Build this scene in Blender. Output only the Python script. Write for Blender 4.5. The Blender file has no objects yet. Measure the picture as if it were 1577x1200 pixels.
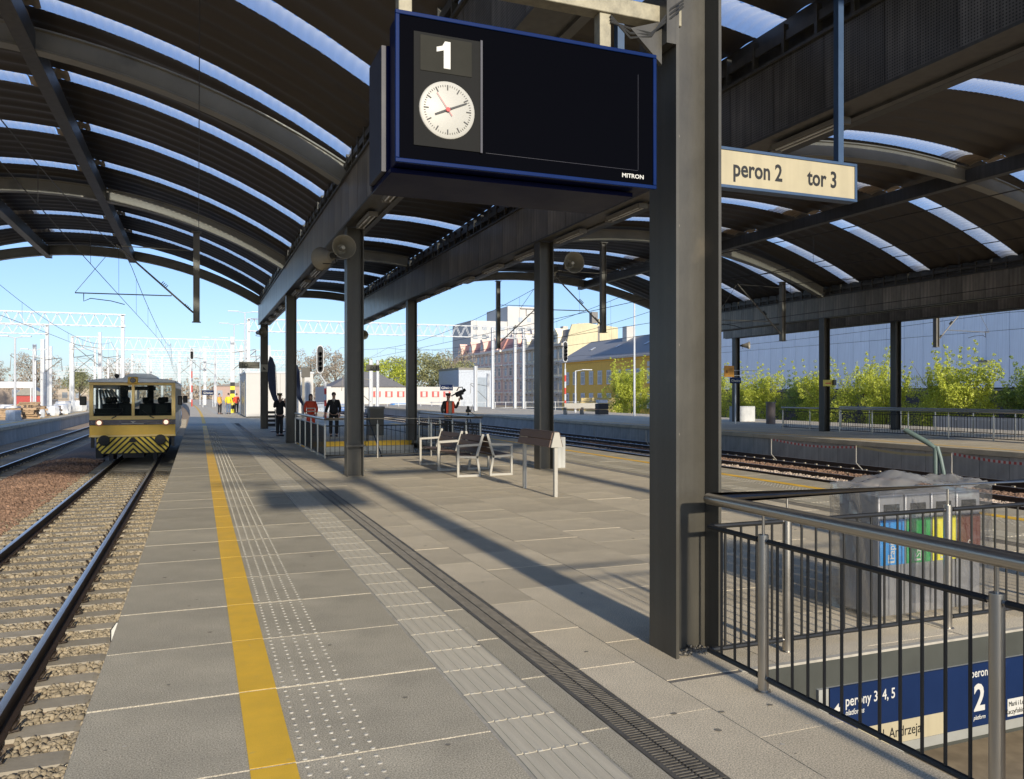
import bpy, bmesh, math, random
import numpy as np
from mathutils import Vector, Matrix, Euler
random.seed(7); np.random.seed(7)
R = math.radians; PI = math.pi
sc = bpy.context.scene

# ------------------------------------------------------------------ camera, world, sun, exposure
cam_d = bpy.data.cameras.new('camera'); cam = bpy.data.objects.new('camera', cam_d)
sc.collection.objects.link(cam); sc.camera = cam
cam.location = (0, 0, 1.72); cam.rotation_euler = (R(90), 0, -math.atan(483.5/1236))
cam_d.sensor_width = 36; cam_d.lens = 36*1236/1577; cam_d.shift_y = 7/1577
cam_d.clip_start = 0.05; cam_d.clip_end = 3000
SUN_EL = 20
w = bpy.data.worlds.new('World'); sc.world = w; w.use_nodes = True
nt = w.node_tree; nt.nodes.clear()
sky = nt.nodes.new('ShaderNodeTexSky'); sky.sky_type = 'NISHITA'; sky.sun_disc = False
sky.sun_elevation = R(SUN_EL); sky.sun_rotation = PI
sky.air_density = 1.0; sky.dust_density = 0.6; sky.ozone_density = 1.5
bgn = nt.nodes.new('ShaderNodeBackground'); bgn.inputs['Strength'].default_value = 0.142
wo = nt.nodes.new('ShaderNodeOutputWorld')
gm_ = nt.nodes.new('ShaderNodeGamma'); gm_.inputs[1].default_value = .85
tn = nt.nodes.new('ShaderNodeVectorMath'); tn.operation = 'MULTIPLY'; tn.inputs[1].default_value = (.56, .685, .95)
nt.links.new(sky.outputs[0], gm_.inputs[0]); nt.links.new(gm_.outputs[0], tn.inputs[0]); nt.links.new(tn.outputs[0], bgn.inputs[0]); nt.links.new(bgn.outputs[0], wo.inputs[0])
sun_d = bpy.data.lights.new('sun', 'SUN'); sun = bpy.data.objects.new('sun', sun_d)
sc.collection.objects.link(sun); sun_d.energy = 3.0; sun_d.angle = R(1.9); sun_d.color = (1, .90, .74)
sun.rotation_euler = (R(90-SUN_EL), 0, R(0)); sun.location = (0, -20, 20)
sc.view_settings.view_transform = 'Standard'; sc.view_settings.look = 'None'
sc.view_settings.exposure = .75; sc.view_settings.gamma = 1; sc.view_settings.use_curve_mapping = False
sc.cycles.max_bounces = 8; sc.cycles.transparent_max_bounces = 12
sc.cycles.diffuse_bounces = 5

# ------------------------------------------------------------------ helpers
COL = sc.collection
class M:
    """collects faces for one mesh"""
    def __init__(s): s.v = []; s.f = []; s.m = []; s.k = 0
    def add(s, vs, fs):
        o = len(s.v); s.v.extend([tuple(p) for p in vs]); s.f.extend([tuple(i+o for i in f) for f in fs]); s.m.extend([s.k]*len(fs)); return s
    def box(s, x0, x1, y0, y1, z0, z1, rot=None, piv=(0, 0, 0)):
        vs = [(x, y, z) for z in (z0, z1) for y in (y0, y1) for x in (x0, x1)]
        if rot is not None:
            pv = Vector(piv); vs = [rot @ (Vector(p)-pv)+pv for p in vs]
        return s.add(vs, [(0, 2, 3, 1), (4, 5, 7, 6), (0, 1, 5, 4), (2, 6, 7, 3), (0, 4, 6, 2), (1, 3, 7, 5)])
    def bar(s, p0, p1, w, h, up=(0, 0, 1)):
        p0 = Vector(p0); p1 = Vector(p1); d = (p1-p0).normalized(); u = Vector(up)
        if abs(d.dot(u)) > .99: u = Vector((1, 0, 0))
        a = d.cross(u).normalized(); b = a.cross(d).normalized(); vs = []
        for p in (p0, p1):
            for i, j in ((-1, -1), (1, -1), (1, 1), (-1, 1)): vs.append(p+a*i*w/2+b*j*h/2)
        return s.add(vs, [(3, 2, 1, 0), (4, 5, 6, 7), (0, 1, 5, 4), (1, 2, 6, 5), (2, 3, 7, 6), (3, 0, 4, 7)])
    def tube(s, pts, r, n=8, cap=True):
        pts = [Vector(p) for p in pts]; rs = r if isinstance(r, (list, tuple)) else [r]*len(pts)
        o = len(s.v); prev = None; rings = []
        for i, p in enumerate(pts):
            d = (pts[min(i+1, len(pts)-1)]-pts[max(i-1, 0)]).normalized()
            if prev is None:
                u = Vector((0, 0, 1)) if abs(d.z) < .9 else Vector((1, 0, 0)); a = d.cross(u).normalized()
            else:
                a = (prev-d*prev.dot(d)).normalized()
            prev = a; b = d.cross(a)
            rings.append([p+(a*math.cos(t)+b*math.sin(t))*rs[i] for t in [2*PI*k/n for k in range(n)]])
        vs = [q for rg in rings for q in rg]; fs = []
        for i in range(len(pts)-1):
            for k in range(n): fs.append((i*n+k, i*n+(k+1) % n, (i+1)*n+(k+1) % n, (i+1)*n+k))
        if cap: fs.append(tuple(range(n-1, -1, -1))); fs.append(tuple(range((len(pts)-1)*n, len(pts)*n)))
        return s.add(vs, fs)
    def lathe(s, prof, axis='z', c=(0, 0, 0), n=20):
        vs = []
        for (r, h) in prof:
            for k in range(n):
                t = 2*PI*k/n; a, b = r*math.cos(t), r*math.sin(t)
                p = (a, b, h) if axis == 'z' else ((a, h, b) if axis == 'y' else (h, a, b))
                vs.append((p[0]+c[0], p[1]+c[1], p[2]+c[2]))
        fs = [(i*n+k, i*n+(k+1) % n, (i+1)*n+(k+1) % n, (i+1)*n+k) for i in range(len(prof)-1) for k in range(n)]
        return s.add(vs, fs)
    def prism(s, poly, a, b, axis='y'):
        def P(u, v, t): return (u, t, v) if axis == 'y' else ((t, u, v) if axis == 'x' else (u, v, t))
        n = len(poly); vs = [P(u, v, a) for u, v in poly]+[P(u, v, b) for u, v in poly]
        return s.add(vs, [tuple(range(n)), tuple(range(2*n-1, n-1, -1))]+[(i, i+n, (i+1) % n+n, (i+1) % n) for i in range(n)])
    def quad(s, a, b, c, d): return s.add([a, b, c, d], [(0, 1, 2, 3)])
    def grid(s, fn, us, vs_):
        nu, nv = len(us), len(vs_)
        return s.add([fn(u, v) for u in us for v in vs_], [(i*nv+j, (i+1)*nv+j, (i+1)*nv+j+1, i*nv+j+1) for i in range(nu-1) for j in range(nv-1)])
    def sweep(s, prof, ys, closed=True):
        n = len(prof)
        vs = [(x+bend(y), y, z) for y in ys for x, z in prof]; rg = n if closed else n-1
        fs = [(i*n+k, i*n+(k+1) % n, (i+1)*n+(k+1) % n, (i+1)*n+k) for i in range(len(ys)-1) for k in range(rg)]
        if closed: fs += [tuple(range(n)), tuple(range(len(ys)*n-1, (len(ys)-1)*n-1, -1))]
        return s.add(vs, fs)
    def mesh(s, name, mats, smooth=True):
        me = bpy.data.meshes.new(name); me.from_pydata(s.v, [], s.f)
        for m in (mats if isinstance(mats, (list, tuple)) else [mats]): me.materials.append(m)
        if isinstance(mats, (list, tuple)) and len(mats) > 1: me.polygons.foreach_set('material_index', s.m)
        bm = bmesh.new(); bm.from_mesh(me); bmesh.ops.recalc_face_normals(bm, faces=bm.faces); bm.to_mesh(me); bm.free()
        if smooth:
            me.polygons.foreach_set('use_smooth', [True]*len(me.polygons)); me.set_sharp_from_angle(angle=R(34))
        return me
def bend(y): return -1.4e-4*max(0, y-50)**2 if y < 260 else -1.4e-4*210**2
def tag(o, label=None, cat=None, group=None, kind=None):
    if label: o['label'] = label
    if cat: o['category'] = cat
    if group: o['group'] = group
    if kind: o['kind'] = kind
    return o
def thing(name, label, cat, loc=(0, 0, 0), rz=0, group=None, kind=None):
    o = bpy.data.objects.new(name, None); COL.objects.link(o); o.empty_display_size = .1
    o.location = loc; o.rotation_euler = (0, 0, rz); return tag(o, label, cat, group, kind)
def part(name, m, mat, parent=None, loc=(0, 0, 0), rot=(0, 0, 0), label=None, kind=None, bevel=0, smooth=True):
    me = m.mesh(name, mat, smooth) if isinstance(m, M) else m
    o = bpy.data.objects.new(name, me); COL.objects.link(o); o.parent = parent; o.location = loc; o.rotation_euler = rot
    if bevel:
        b = o.modifiers.new('bevel', 'BEVEL'); b.width = bevel; b.segments = 2; b.limit_method = 'ANGLE'; b.angle_limit = R(40)
    return tag(o, label, kind=kind)
def copy_tree(o, parent=None):
    c = o.copy(); COL.objects.link(c); c.parent = parent
    for ch in list(o.children): copy_tree(ch, c)
    return c
ORD = ['first', 'second', 'third', 'fourth', 'fifth', 'sixth', 'seventh', 'eighth', 'ninth', 'tenth', 'eleventh', 'twelfth', 'thirteenth', 'fourteenth', 'fifteenth', 'sixteenth', 'seventeenth', 'eighteenth', 'nineteenth', 'twentieth', 'twenty-first', 'twenty-second', 'twenty-third', 'twenty-fourth', 'twenty-fifth']

def text_mesh(txt, size, thick=.002, bold=0.0, align='LEFT', sx=1.0, shear=0):
    c = bpy.data.curves.new('t', 'FONT'); c.body = txt; c.size = size; c.extrude = thick; c.offset = bold; c.align_x = align; c.shear = shear; c.resolution_u = 3
    o = bpy.data.objects.new('t', c); COL.objects.link(o); o.scale = (sx, 1, 1)
    dg = bpy.context.evaluated_depsgraph_get(); me = bpy.data.meshes.new_from_object(o.evaluated_get(dg))
    bpy.data.objects.remove(o); bpy.data.curves.remove(c)
    me.transform(Matrix.Diagonal((sx, 1, 1, 1)))
    return me
def text(txt, size, loc, mat, parent, rot=(PI/2, 0, 0), **k):
    me = text_mesh(txt, size, **k); me.materials.clear(); me.materials.append(mat)
    o = bpy.data.objects.new('lettering', me); COL.objects.link(o); o.parent = parent; o.location = loc; o.rotation_euler = rot; return o

# ------------------------------------------------------------------ materials
def mat(name, col, rough=.6, metal=0, var=.18, scale=3.0, bump=0, bscale=40, stretch=(1, 1, 1), fine=0, fscale=250, island=0, objrand=0, spec=.5, streak=0, alpha=1, dark=None, dscale=.6, dth=.6):
    m = bpy.data.materials.new(name); m.use_nodes = True; n = m.node_tree; b = n.nodes['Principled BSDF']
    b.inputs['Roughness'].default_value = rough; b.inputs['Metallic'].default_value = metal; b.inputs['Specular IOR Level'].default_value = spec
    N = lambda t: n.nodes.new(t); L = n.links.new
    tc = N('ShaderNodeTexCoord'); mp = N('ShaderNodeMapping'); mp.inputs['Scale'].default_value = stretch; L(tc.outputs['Object'], mp.inputs[0])
    nz = N('ShaderNodeTexNoise'); nz.inputs['Scale'].default_value = scale; nz.inputs['Detail'].default_value = 6; nz.inputs['Roughness'].default_value = .62; L(mp.outputs[0], nz.inputs['Vector'])
    rg = N('ShaderNodeMapRange'); rg.inputs['From Min'].default_value = .25; rg.inputs['From Max'].default_value = .75
    rg.inputs['To Min'].default_value = 1-var; rg.inputs['To Max'].default_value = 1+var; L(nz.outputs['Fac'], rg.inputs['Value'])
    fac = rg.outputs[0]
    def mul(a, c):
        q = N('ShaderNodeMath'); q.operation = 'MULTIPLY'; L(a, q.inputs[0]); L(c, q.inputs[1]); return q.outputs[0]
    if fine:
        f = N('ShaderNodeTexNoise'); f.inputs['Scale'].default_value = fscale; f.inputs['Detail'].default_value = 2; L(tc.outputs['Object'], f.inputs['Vector'])
        r2 = N('ShaderNodeMapRange'); r2.inputs['From Min'].default_value = .3; r2.inputs['From Max'].default_value = .7; r2.inputs['To Min'].default_value = 1-fine; r2.inputs['To Max'].default_value = 1+fine
        L(f.outputs['Fac'], r2.inputs['Value']); fac = mul(fac, r2.outputs[0])
    if island:
        g = N('ShaderNodeNewGeometry'); r3 = N('ShaderNodeMapRange'); r3.inputs['To Min'].default_value = 1-island; r3.inputs['To Max'].default_value = 1+island; L(g.outputs['Random Per Island'], r3.inputs['Value']); fac = mul(fac, r3.outputs[0])
    if objrand:
        g = N('ShaderNodeObjectInfo'); r3 = N('ShaderNodeMapRange'); r3.inputs['To Min'].default_value = 1-objrand; r3.inputs['To Max'].default_value = 1+objrand; L(g.outputs['Random'], r3.inputs['Value']); fac = mul(fac, r3.outputs[0])
    if streak:
        mp2 = N('ShaderNodeMapping'); mp2.inputs['Scale'].default_value = (9, 9, .35); L(tc.outputs['Object'], mp2.inputs[0])
        s2 = N('ShaderNodeTexNoise'); s2.inputs['Scale'].default_value = 1; s2.inputs['Detail'].default_value = 5; L(mp2.outputs[0], s2.inputs['Vector'])
        r4 = N('ShaderNodeMapRange'); r4.inputs['From Min'].default_value = .35; r4.inputs['From Max'].default_value = .7; r4.inputs['To Min'].default_value = 1-streak; r4.inputs['To Max'].default_value = 1+streak; L(s2.outputs['Fac'], r4.inputs['Value']); fac = mul(fac, r4.outputs[0])
    vm = N('ShaderNodeVectorMath'); vm.operation = 'SCALE'; vm.inputs[0].default_value = col; L(fac, vm.inputs['Scale'])
    out = vm.outputs[0]
    if dark:
        d = N('ShaderNodeTexNoise'); d.inputs['Scale'].default_value = dscale; d.inputs['Detail'].default_value = 5; L(tc.outputs['Object'], d.inputs['Vector'])
        cr = N('ShaderNodeValToRGB'); cr.color_ramp.elements[0].position = dth; cr.color_ramp.elements[1].position = min(1, dth+.15); L(d.outputs['Fac'], cr.inputs[0])
        mx = N('ShaderNodeMix'); mx.data_type = 'RGBA'; L(cr.outputs[0], mx.inputs['Factor']); L(out, mx.inputs['A']); mx.inputs['B'].default_value = (*dark, 1); out = mx.outputs['Result']
    L(out, b.inputs['Base Color'])
    rr = N('ShaderNodeMapRange'); rr.inputs['To Min'].default_value = max(.02, rough-.12); rr.inputs['To Max'].default_value = min(1, rough+.12); L(nz.outputs['Fac'], rr.inputs['Value']); L(rr.outputs[0], b.inputs['Roughness'])
    if bump:
        bn = N('ShaderNodeTexNoise'); bn.inputs['Scale'].default_value = bscale; bn.inputs['Detail'].default_value = 4; L(mp.outputs[0], bn.inputs['Vector'])
        bp = N('ShaderNodeBump'); bp.inputs['Strength'].default_value = bump; bp.inputs['Distance'].default_value = .01; L(bn.outputs['Fac'], bp.inputs['Height']); L(bp.outputs[0], b.inputs['Normal'])
    if alpha < 1: b.inputs['Alpha'].default_value = alpha
    return m
MT = {}
MT['granite'] = mat('granite_paving', (.42, .37, .27), .75, var=.22, scale=1.6, bump=.22, bscale=200, fine=.5, fscale=135, objrand=.10, dark=(.29, .26, .205), dscale=1.3, dth=.60)
MT['granite2'] = mat('granite_paving_warm', (.56, .48, .345), .75, var=.22, scale=1.3, bump=.22, bscale=200, fine=.48, fscale=135, objrand=.11, dark=(.40, .35, .26), dscale=1.1, dth=.60)
MT['grout'] = mat('grout', (.40, .37, .305), .8, var=.25, scale=8)
MT['grout2'] = mat('grout_dark', (.17, .155, .13), .8, var=.2, scale=8)
MT['yellow'] = mat('yellow_line_paint', (.82, .49, .04), .6, var=.12, scale=3.5, bump=.15, bscale=200, fine=.10, dark=(.52, .40, .18), dscale=11, dth=.66)
MT['tactile'] = mat('tactile_concrete', (.57, .51, .385), .7, var=.16, scale=3, bump=.2, fine=.10, objrand=.05, stretch=(8, .6, 1))
MT['dot'] = mat('tactile_dot', (.44, .41, .335), .6, var=.2, island=.2)
MT['drain'] = mat('drain_iron', (.17, .155, .13), .55, .5, var=.35, scale=9, bump=.3)
MT['drain_pit'] = mat('drain_pit', (.03, .028, .025), .9, var=.2)
MT['steel'] = mat('column_paint', (.060, .055, .043), .40, .0, var=.22, scale=2.0, bump=.08, bscale=30, streak=.18, fine=.05, spec=.5, dark=(.095, .082, .06), dscale=3.2, dth=.62)
MT['girder'] = mat('girder_steel', (.06, .058, .052), .45, 0, var=.25, scale=2, streak=.2)
MT['arch'] = mat('arch_steel', (.20, .19, .155), .42, 0, var=.2, scale=1.2, fine=.05, dark=(.09, .085, .075), dscale=.9, dth=.6)
MT['clad'] = mat('cladding_metal', (.20, .175, .14), .36, .15, var=.4, scale=1.1, bump=.03, streak=.3, objrand=.24, dark=(.34, .30, .23), dscale=1.6, dth=.68)
MT['sheet'] = mat('roof_sheet', (.060, .050, .040), .55, .1, var=.12, scale=1, objrand=.06)
MT['flap'] = mat('lit_sheet_flap', (.34, .27, .19), .6, var=.3)  # pale brown: lit look of the overlapping roof sheet put into the colour
MT['rust'] = mat('galvanised_old', (.30, .27, .19), .6, .3, var=.35, scale=14, bump=.2)
MT['lampbox'] = mat('lamp_housing', (.16, .15, .13), .5, .2)
MT['tubeoff'] = mat('lamp_tube_off', (.55, .54, .5), .3)
MT['ssteel'] = mat('stainless', (.46, .43, .38), .33, 1.0, var=.02, scale=3)
MT['railblack'] = mat('rail_black', (.022, .022, .021), .42, .2, var=.2)
MT['wood'] = mat('composite_slat', (.115, .075, .058), .65, var=.2, scale=3, stretch=(30, 1, 30), bump=.2, objrand=.08)
MT['white_paint'] = mat('bench_frame_paint', (.40, .38, .33), .45, var=.06)
MT['white'] = mat('mast_white', (.54, .56, .58), .5, var=.06)
MT['whitewall'] = mat('white_wall', (.56, .545, .51), .7, var=.05, scale=.6)
MT['navy'] = mat('sign_navy', (.008, .021, .070), .5, var=.1, spec=.12, dark=(.014, .03, .09), dscale=3, dth=.65)
MT['cream'] = mat('sign_cream', (.43, .375, .245), .5, var=.06, streak=.06)
MT['black'] = mat('black_print', (.012, .012, .012), .5)
MT['wprint'] = mat('white_print', (.56, .55, .50), .5, var=.04)
MT['frame_blue'] = mat('sign_frame_blue', (.035, .075, .15), .5, var=.2)
MT['royal'] = mat('display_blue', (.005, .018, .085), .4, .0, var=.15, spec=.06)
MT['case'] = mat('display_case', (.004, .006, .03), .35, .0, var=.1, spec=.03)
MT['casegrey'] = mat('display_side', (.022, .022, .036), .5, .0, var=.2)
MT['panelgrey'] = mat('display_panel_grey', (.020, .020, .019), .7, var=.08, spec=.04)
MT['clockface'] = mat('clock_face', (.44, .425, .37), .45, var=.03)
MT['red'] = mat('red_paint', (.5, .02, .02), .4)
MT['ballast'] = mat('ballast_stone', (.315, .26, .175), .9, var=.2, scale=2, island=.26, bump=.3, bscale=60)
MT['ballastR'] = mat('ballast_rusty', (.25, .155, .105), .9, var=.3, scale=2, island=.35, bump=.3, bscale=60)
MT['bed'] = mat('ballast_bed', (.36, .27, .18), .95, var=.35, scale=25, bump=1.0, bscale=22, fine=.35, fscale=14)
MT['bedR'] = mat('ballast_bed_rusty', (.22, .14, .095), .95, var=.35, scale=25, bump=1.0, bscale=22, fine=.35, fscale=14)
MT['sleeper'] = mat('sleeper_concrete', (.36, .32, .25), .85, var=.2, scale=5, bump=.3, objrand=.12)
MT['railtop'] = mat('rail_polished', (.66, .67, .70), .34, .85, var=.12, scale=3, stretch=(1, .1, 1))
MT['railside'] = mat('rail_rust', (.055, .036, .026), .7, .3, var=.3, scale=6)
MT['clip'] = mat('clip_iron', (.04, .028, .02), .6, .4, var=.3)
MT['concrete'] = mat('platform_wall_concrete', (.40, .40, .375), .8, var=.14, scale=2, bump=.2, objrand=.10, streak=.12)
MT['ground'] = mat('bare_ground', (.33, .27, .19), .95, var=.3, scale=.25, bump=.3, bscale=3, fine=.2, fscale=6)
MT['navyglass'] = mat('train_navy', (.012, .015, .05), .25)
MT['hall'] = mat('hall_cladding', (.80, .86, .94), .5, .0, var=.05, scale=.3, streak=.08, objrand=.035)
MT['leaf'] = mat('leaf_spring', (.52, .56, .075), .55, var=.15, island=.45)
MT['leafD'] = mat('leaf_dark', (.24, .32, .07), .55, var=.15, island=.4)
MT['leafpale'] = mat('leaf_pale', (.34, .34, .16), .6, var=.15, island=.4)
MT['bark'] = mat('bark', (.16, .13, .10), .9, var=.3, scale=8)
MT['twig'] = mat('twig', (.34, .28, .21), .9, var=.2, island=.3)
for k in ('leaf', 'leafD', 'leafpale'):
    b = MT[k].node_tree.nodes['Principled BSDF']; n = MT[k].node_tree
    tr = n.nodes.new('ShaderNodeBsdfTranslucent'); mx = n.nodes.new('ShaderNodeMixShader'); mx.inputs[0].default_value = .35
    src = b.inputs['Base Color'].links[0].from_socket; n.links.new(src, tr.inputs[0])
    n.links.new(b.outputs[0], mx.inputs[1]); n.links.new(tr.outputs[0], mx.inputs[2]); n.links.new(mx.outputs[0], n.nodes['Material Output'].inputs[0])
def glassmat(name, tint, tr=.8, gloss=.15, rough=.02, diff=0, dcol=(.8, .8, .8), ripple=False):
    m = bpy.data.materials.new(name); m.use_nodes = True; n = m.node_tree; n.nodes.clear(); N = n.nodes.new; L = n.links.new
    o = N('ShaderNodeOutputMaterial'); t = N('ShaderNodeBsdfTransparent'); t.inputs[0].default_value = (*tint, 1)
    g = N('ShaderNodeBsdfGlossy'); g.inputs['Roughness'].default_value = rough; g.inputs[0].default_value = (.9, .9, .9, 1)
    lw = N('ShaderNodeLayerWeight'); lw.inputs[0].default_value = gloss
    mx = N('ShaderNodeMixShader'); L(lw.outputs['Facing'], mx.inputs[0])
    last = t
    if diff:
        d = N('ShaderNodeBsdfTranslucent'); d.inputs[0].default_value = (*dcol, 1); d2 = N('ShaderNodeBsdfDiffuse'); d2.inputs[0].default_value = (*dcol, 1)
        md = N('ShaderNodeMixShader'); md.inputs[0].default_value = .35; L(d.outputs[0], md.inputs[1]); L(d2.outputs[0], md.inputs[2])
        mm = N('ShaderNodeMixShader'); mm.inputs[0].default_value = diff
        if ripple:
            l2 = N('ShaderNodeLayerWeight'); l2.inputs[0].default_value = .5; mr = N('ShaderNodeMapRange'); mr.inputs['From Min'].default_value = .3; mr.inputs['From Max'].default_value = .95; mr.inputs['To Min'].default_value = .42; mr.inputs['To Max'].default_value = .70; L(l2.outputs['Facing'], mr.inputs['Value']); L(mr.outputs[0], mm.inputs[0])
        L(t.outputs[0], mm.inputs[1]); L(md.outputs[0], mm.inputs[2]); last = mm
    L(last.outputs[0], mx.inputs[1]); L(g.outputs[0], mx.inputs[2]); L(mx.outputs[0], o.inputs[0])
    return m
MT['poly'] = glassmat('skylight_polycarbonate', (.86, .94, 1.0), gloss=.05, rough=.3, diff=.5, dcol=(.92, .96, 1.0), ripple=True)
MT['glass'] = glassmat('window_glass', (.75, .8, .8), gloss=.12)
MT['plastic'] = glassmat('plastic_film', (.88, .88, .88), gloss=.20, rough=.10, diff=.12, dcol=(.7, .7, .68))
MT['screen'] = mat('screen_glass', (.002, .002, .003), .05, var=0, spec=.02)
MT['pane'] = mat('far_window_pane', (.32, .36, .40), .2, var=.2, objrand=.5)  # paleness of reflecting glass put into the base colour

# perforation for the girder cladding
def perforate(m):
    n = m.node_tree; N = n.nodes.new; L = n.links.new; b = n.nodes['Principled BSDF']
    g = N('ShaderNodeNewGeometry'); sp = N('ShaderNodeSeparateXYZ'); L(g.outputs['Position'], sp.inputs[0])
    def wv(o):
        a = N('ShaderNodeMath'); a.operation = 'MULTIPLY'; a.inputs[1].default_value = 2*PI/.034; L(o, a.inputs[0])
        c = N('ShaderNodeMath'); c.operation = 'SINE'; L(a.outputs[0], c.inputs[0]); return c.outputs[0]
    p = N('ShaderNodeMath'); p.operation = 'ADD'; L(wv(sp.outputs['Y']), p.inputs[0]); L(wv(sp.outputs['Z']), p.inputs[1])
    r = N('ShaderNodeMapRange'); r.inputs['From Min'].default_value = .5; r.inputs['From Max'].default_value = 1.1; r.inputs['To Min'].default_value = 1; r.inputs['To Max'].default_value = .25; L(p.outputs[0], r.inputs['Value'])
    src = b.inputs['Base Color'].links[0].from_socket; vm = N('ShaderNodeVectorMath'); vm.operation = 'SCALE'; L(src, vm.inputs[0]); L(r.outputs[0], vm.inputs['Scale']); L(vm.outputs[0], b.inputs['Base Color'])
MT['perf'] = mat('perforated_cladding', (.15, .14, .125), .4, .3, var=.5, scale=.9, streak=.3, objrand=.12); perforate(MT['perf'])

# ------------------------------------------------------------------ ground, platforms
YS = [-14, 20, 50]+list(range(55, 265, 7))
part('ground', M().quad((-900, -300, -1.25), (900, -300, -1.25), (900, 1500, -1.25), (-900, 1500, -1.25)), MT['ground'], kind='structure')
part('ballast_bed', M().sweep([(-9.5, -1.2), (-9.5, -.93), (-3.75, -.965), (-.57, -.965), (-.57, -1.2)], YS, False), MT['bed'], kind='structure')
part('ballast_strip', M().sweep([(-5.5, -.946), (-5.1, -.86), (-4.6, -.83), (-4.1, -.88), (-3.6, -.946)], YS, False), MT['bedR'], kind='structure')
part('ballast_bed', M().sweep([(11.3, -1.2), (11.3, -.945), (22.6, -.945), (22.6, -1.2)], YS, False), MT['bedR'], kind='structure')

PX0, PX1 = -.57, 11.4
HOLES = [(3.16, 7.45, -6.0, 4.15), (3.2, 7.45, 21.75, 29.3)]
plat = thing('platform', None, None, kind='structure')
def platform_rects(y0, y1):
    """cover the platform minus the two stair openings"""
    ys = sorted({y0, y1, *[h for H in HOLES for h in H[2:]]}); out = []
    for a, b in zip(ys[:-1], ys[1:]):
        hs = [H for H in HOLES if H[2] <= a and H[3] >= b]
        if hs: out += [(PX0, hs[0][0], a, b), (hs[0][1], PX1, a, b)]
        else: out.append((PX0, PX1, a, b))
    return out
base = M()
for x0, x1, y0, y1 in platform_rects(-14, 50): base.box(x0+.02, x1-.02, y0, y1-.001, -.09, -.006)
part('mortar_bed', base, MT['grout'], plat)
base = M(); base.sweep([(PX0, -.1), (PX0, 0), (PX1, 0), (PX1, -.1)], [50, 50.01]+YS[3:], True)
part('far_paving', base, MT['granite2'], plat)
edge = M().sweep([(PX0+.08, -1.2), (PX0+.08, -.285), (PX0+.2, -.285), (PX0+.2, -1.2)], YS)
edge.sweep([(PX1-.2, -1.2), (PX1-.2, -.285), (PX1-.08, -.285), (PX1-.08, -1.2)], YS)
part('platform_wall', edge, MT['concrete'], plat)
def slab_mesh(sx, sy, sz=.09, g=.006):
    b = .004 if g > .005 else .0008; m = M()
    x0, x1, y0, y1 = g, sx-g, g, sy-g
    vs = [(x0, y0, -sz), (x1, y0, -sz), (x1, y1, -sz), (x0, y1, -sz), (x0, y0, -b), (x1, y0, -b), (x1, y1, -b), (x0, y1, -b), (x0+b, y0+b, 0), (x1-b, y0+b, 0), (x1-b, y1-b, 0), (x0+b, y1-b, 0)]
    m.add(vs, [(8, 9, 10, 11)]+[(i, (i+1) % 4, (i+1) % 4+4, i+4) for i in range(4)]+[(i+4, (i+1) % 4+4, (i+1) % 4+8, i+8) for i in range(4)])
    return m
# edge slabs, one metre long, both sides of the platform
e_slab = slab_mesh(1.97, 1.018, .27).mesh('paving_slab', MT['granite'], False)
for k in range(-4, 44):
    y = 4.87-1.018*3+1.018*k
    z = random.uniform(-.0015, .0015)
    if y+1.018 < 50:
        part('paving_slab', e_slab, None, plat, (PX0, y, z)); part('paving_slab', e_slab, None, plat, (PX1-1.97, y, z))
# yellow line on the edge slabs (in the same lengths)
yl = M()
for X0 in (.22, 10.41):
    for k in range(-4, 44):
        y = 4.87-1.018*3+1.018*k
        if y+1.018 < 50: yl.box(X0, X0+.205, y+.008, y+1.010, .0019, .0038)
    for a, b in zip(YS[2:-1], YS[3:]): yl.add([(X0+bend(a), a, .006), (X0+.205+bend(a), a, .006), (X0+.205+bend(b), b, .006), (X0+bend(b), b, .006)], [(0, 1, 2, 3)])
part('yellow_line', yl, MT['yellow'], plat)
# tactile dots, five rows
dv = []; df = []
hexa = [(math.cos(t), math.sin(t)) for t in [PI/3*i for i in range(6)]]
for xs, y1 in (([.47, .55, .63, .71, .79], 50), ([9.98, 10.06, 10.14, 10.22, 10.30], 30)):
    for y in np.arange(1.0, y1, .0845):
        for x in xs:
            o = len(dv); dv += [(x+.014*a, y+.014*b, .001) for a, b in hexa]+[(x+.009*a, y+.009*b, .0058) for a, b in hexa]
            df += [(o+i, o+(i+1) % 6, o+6+(i+1) % 6, o+6+i) for i in range(6)]+[tuple(range(o+6, o+12))]
dm = M(); dm.v = dv; dm.f = df; dm.m = [0]*len(df)
part('tactile_dots', dm, MT['dot'], plat, kind='stuff')
# guide strip: ribbed tiles .4 x .408, each with raised ribs that end in pale lugs at the joints
def guide_tile():
    m = M(); m.box(.004, .386, .005, .403, -.09, 0)
    for i in range(5):
        x = .035+i*.072; m.box(x, x+.036, .010, .398, .0, .0036)
    return m
gt = guide_tile().mesh('guide_tile', MT['tactile'], False)
lug = M()
for i in range(5):
    x = .035+i*.072; lug.box(x, x+.036, -.012, .012, .001, .007)
for X0 in (1.41, 9.03):
    for k in range(-8, 120):
        y = 3.55+.4085*k
        if y > 50: break
        if k < 60 or X0 < 5: o = part('guide_tile', gt, None, plat, (X0, y, .0005*random.random()))
lg = M()
for k in range(-8, 60):
    for i in range(5): x = 1.41+.035+i*.072; y = 3.55+.4085*k; lg.box(x+.006, x+.030, y-.008, y+.008, .001, .0062)
part('guide_lugs', lg, MT['dot'], plat, kind='stuff')
fg = M(); fg.sweep([(1.41, .004), (1.80, .004)], YS[2:], False); part('far_guide_strip', fg, MT['tactile'], plat)
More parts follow.
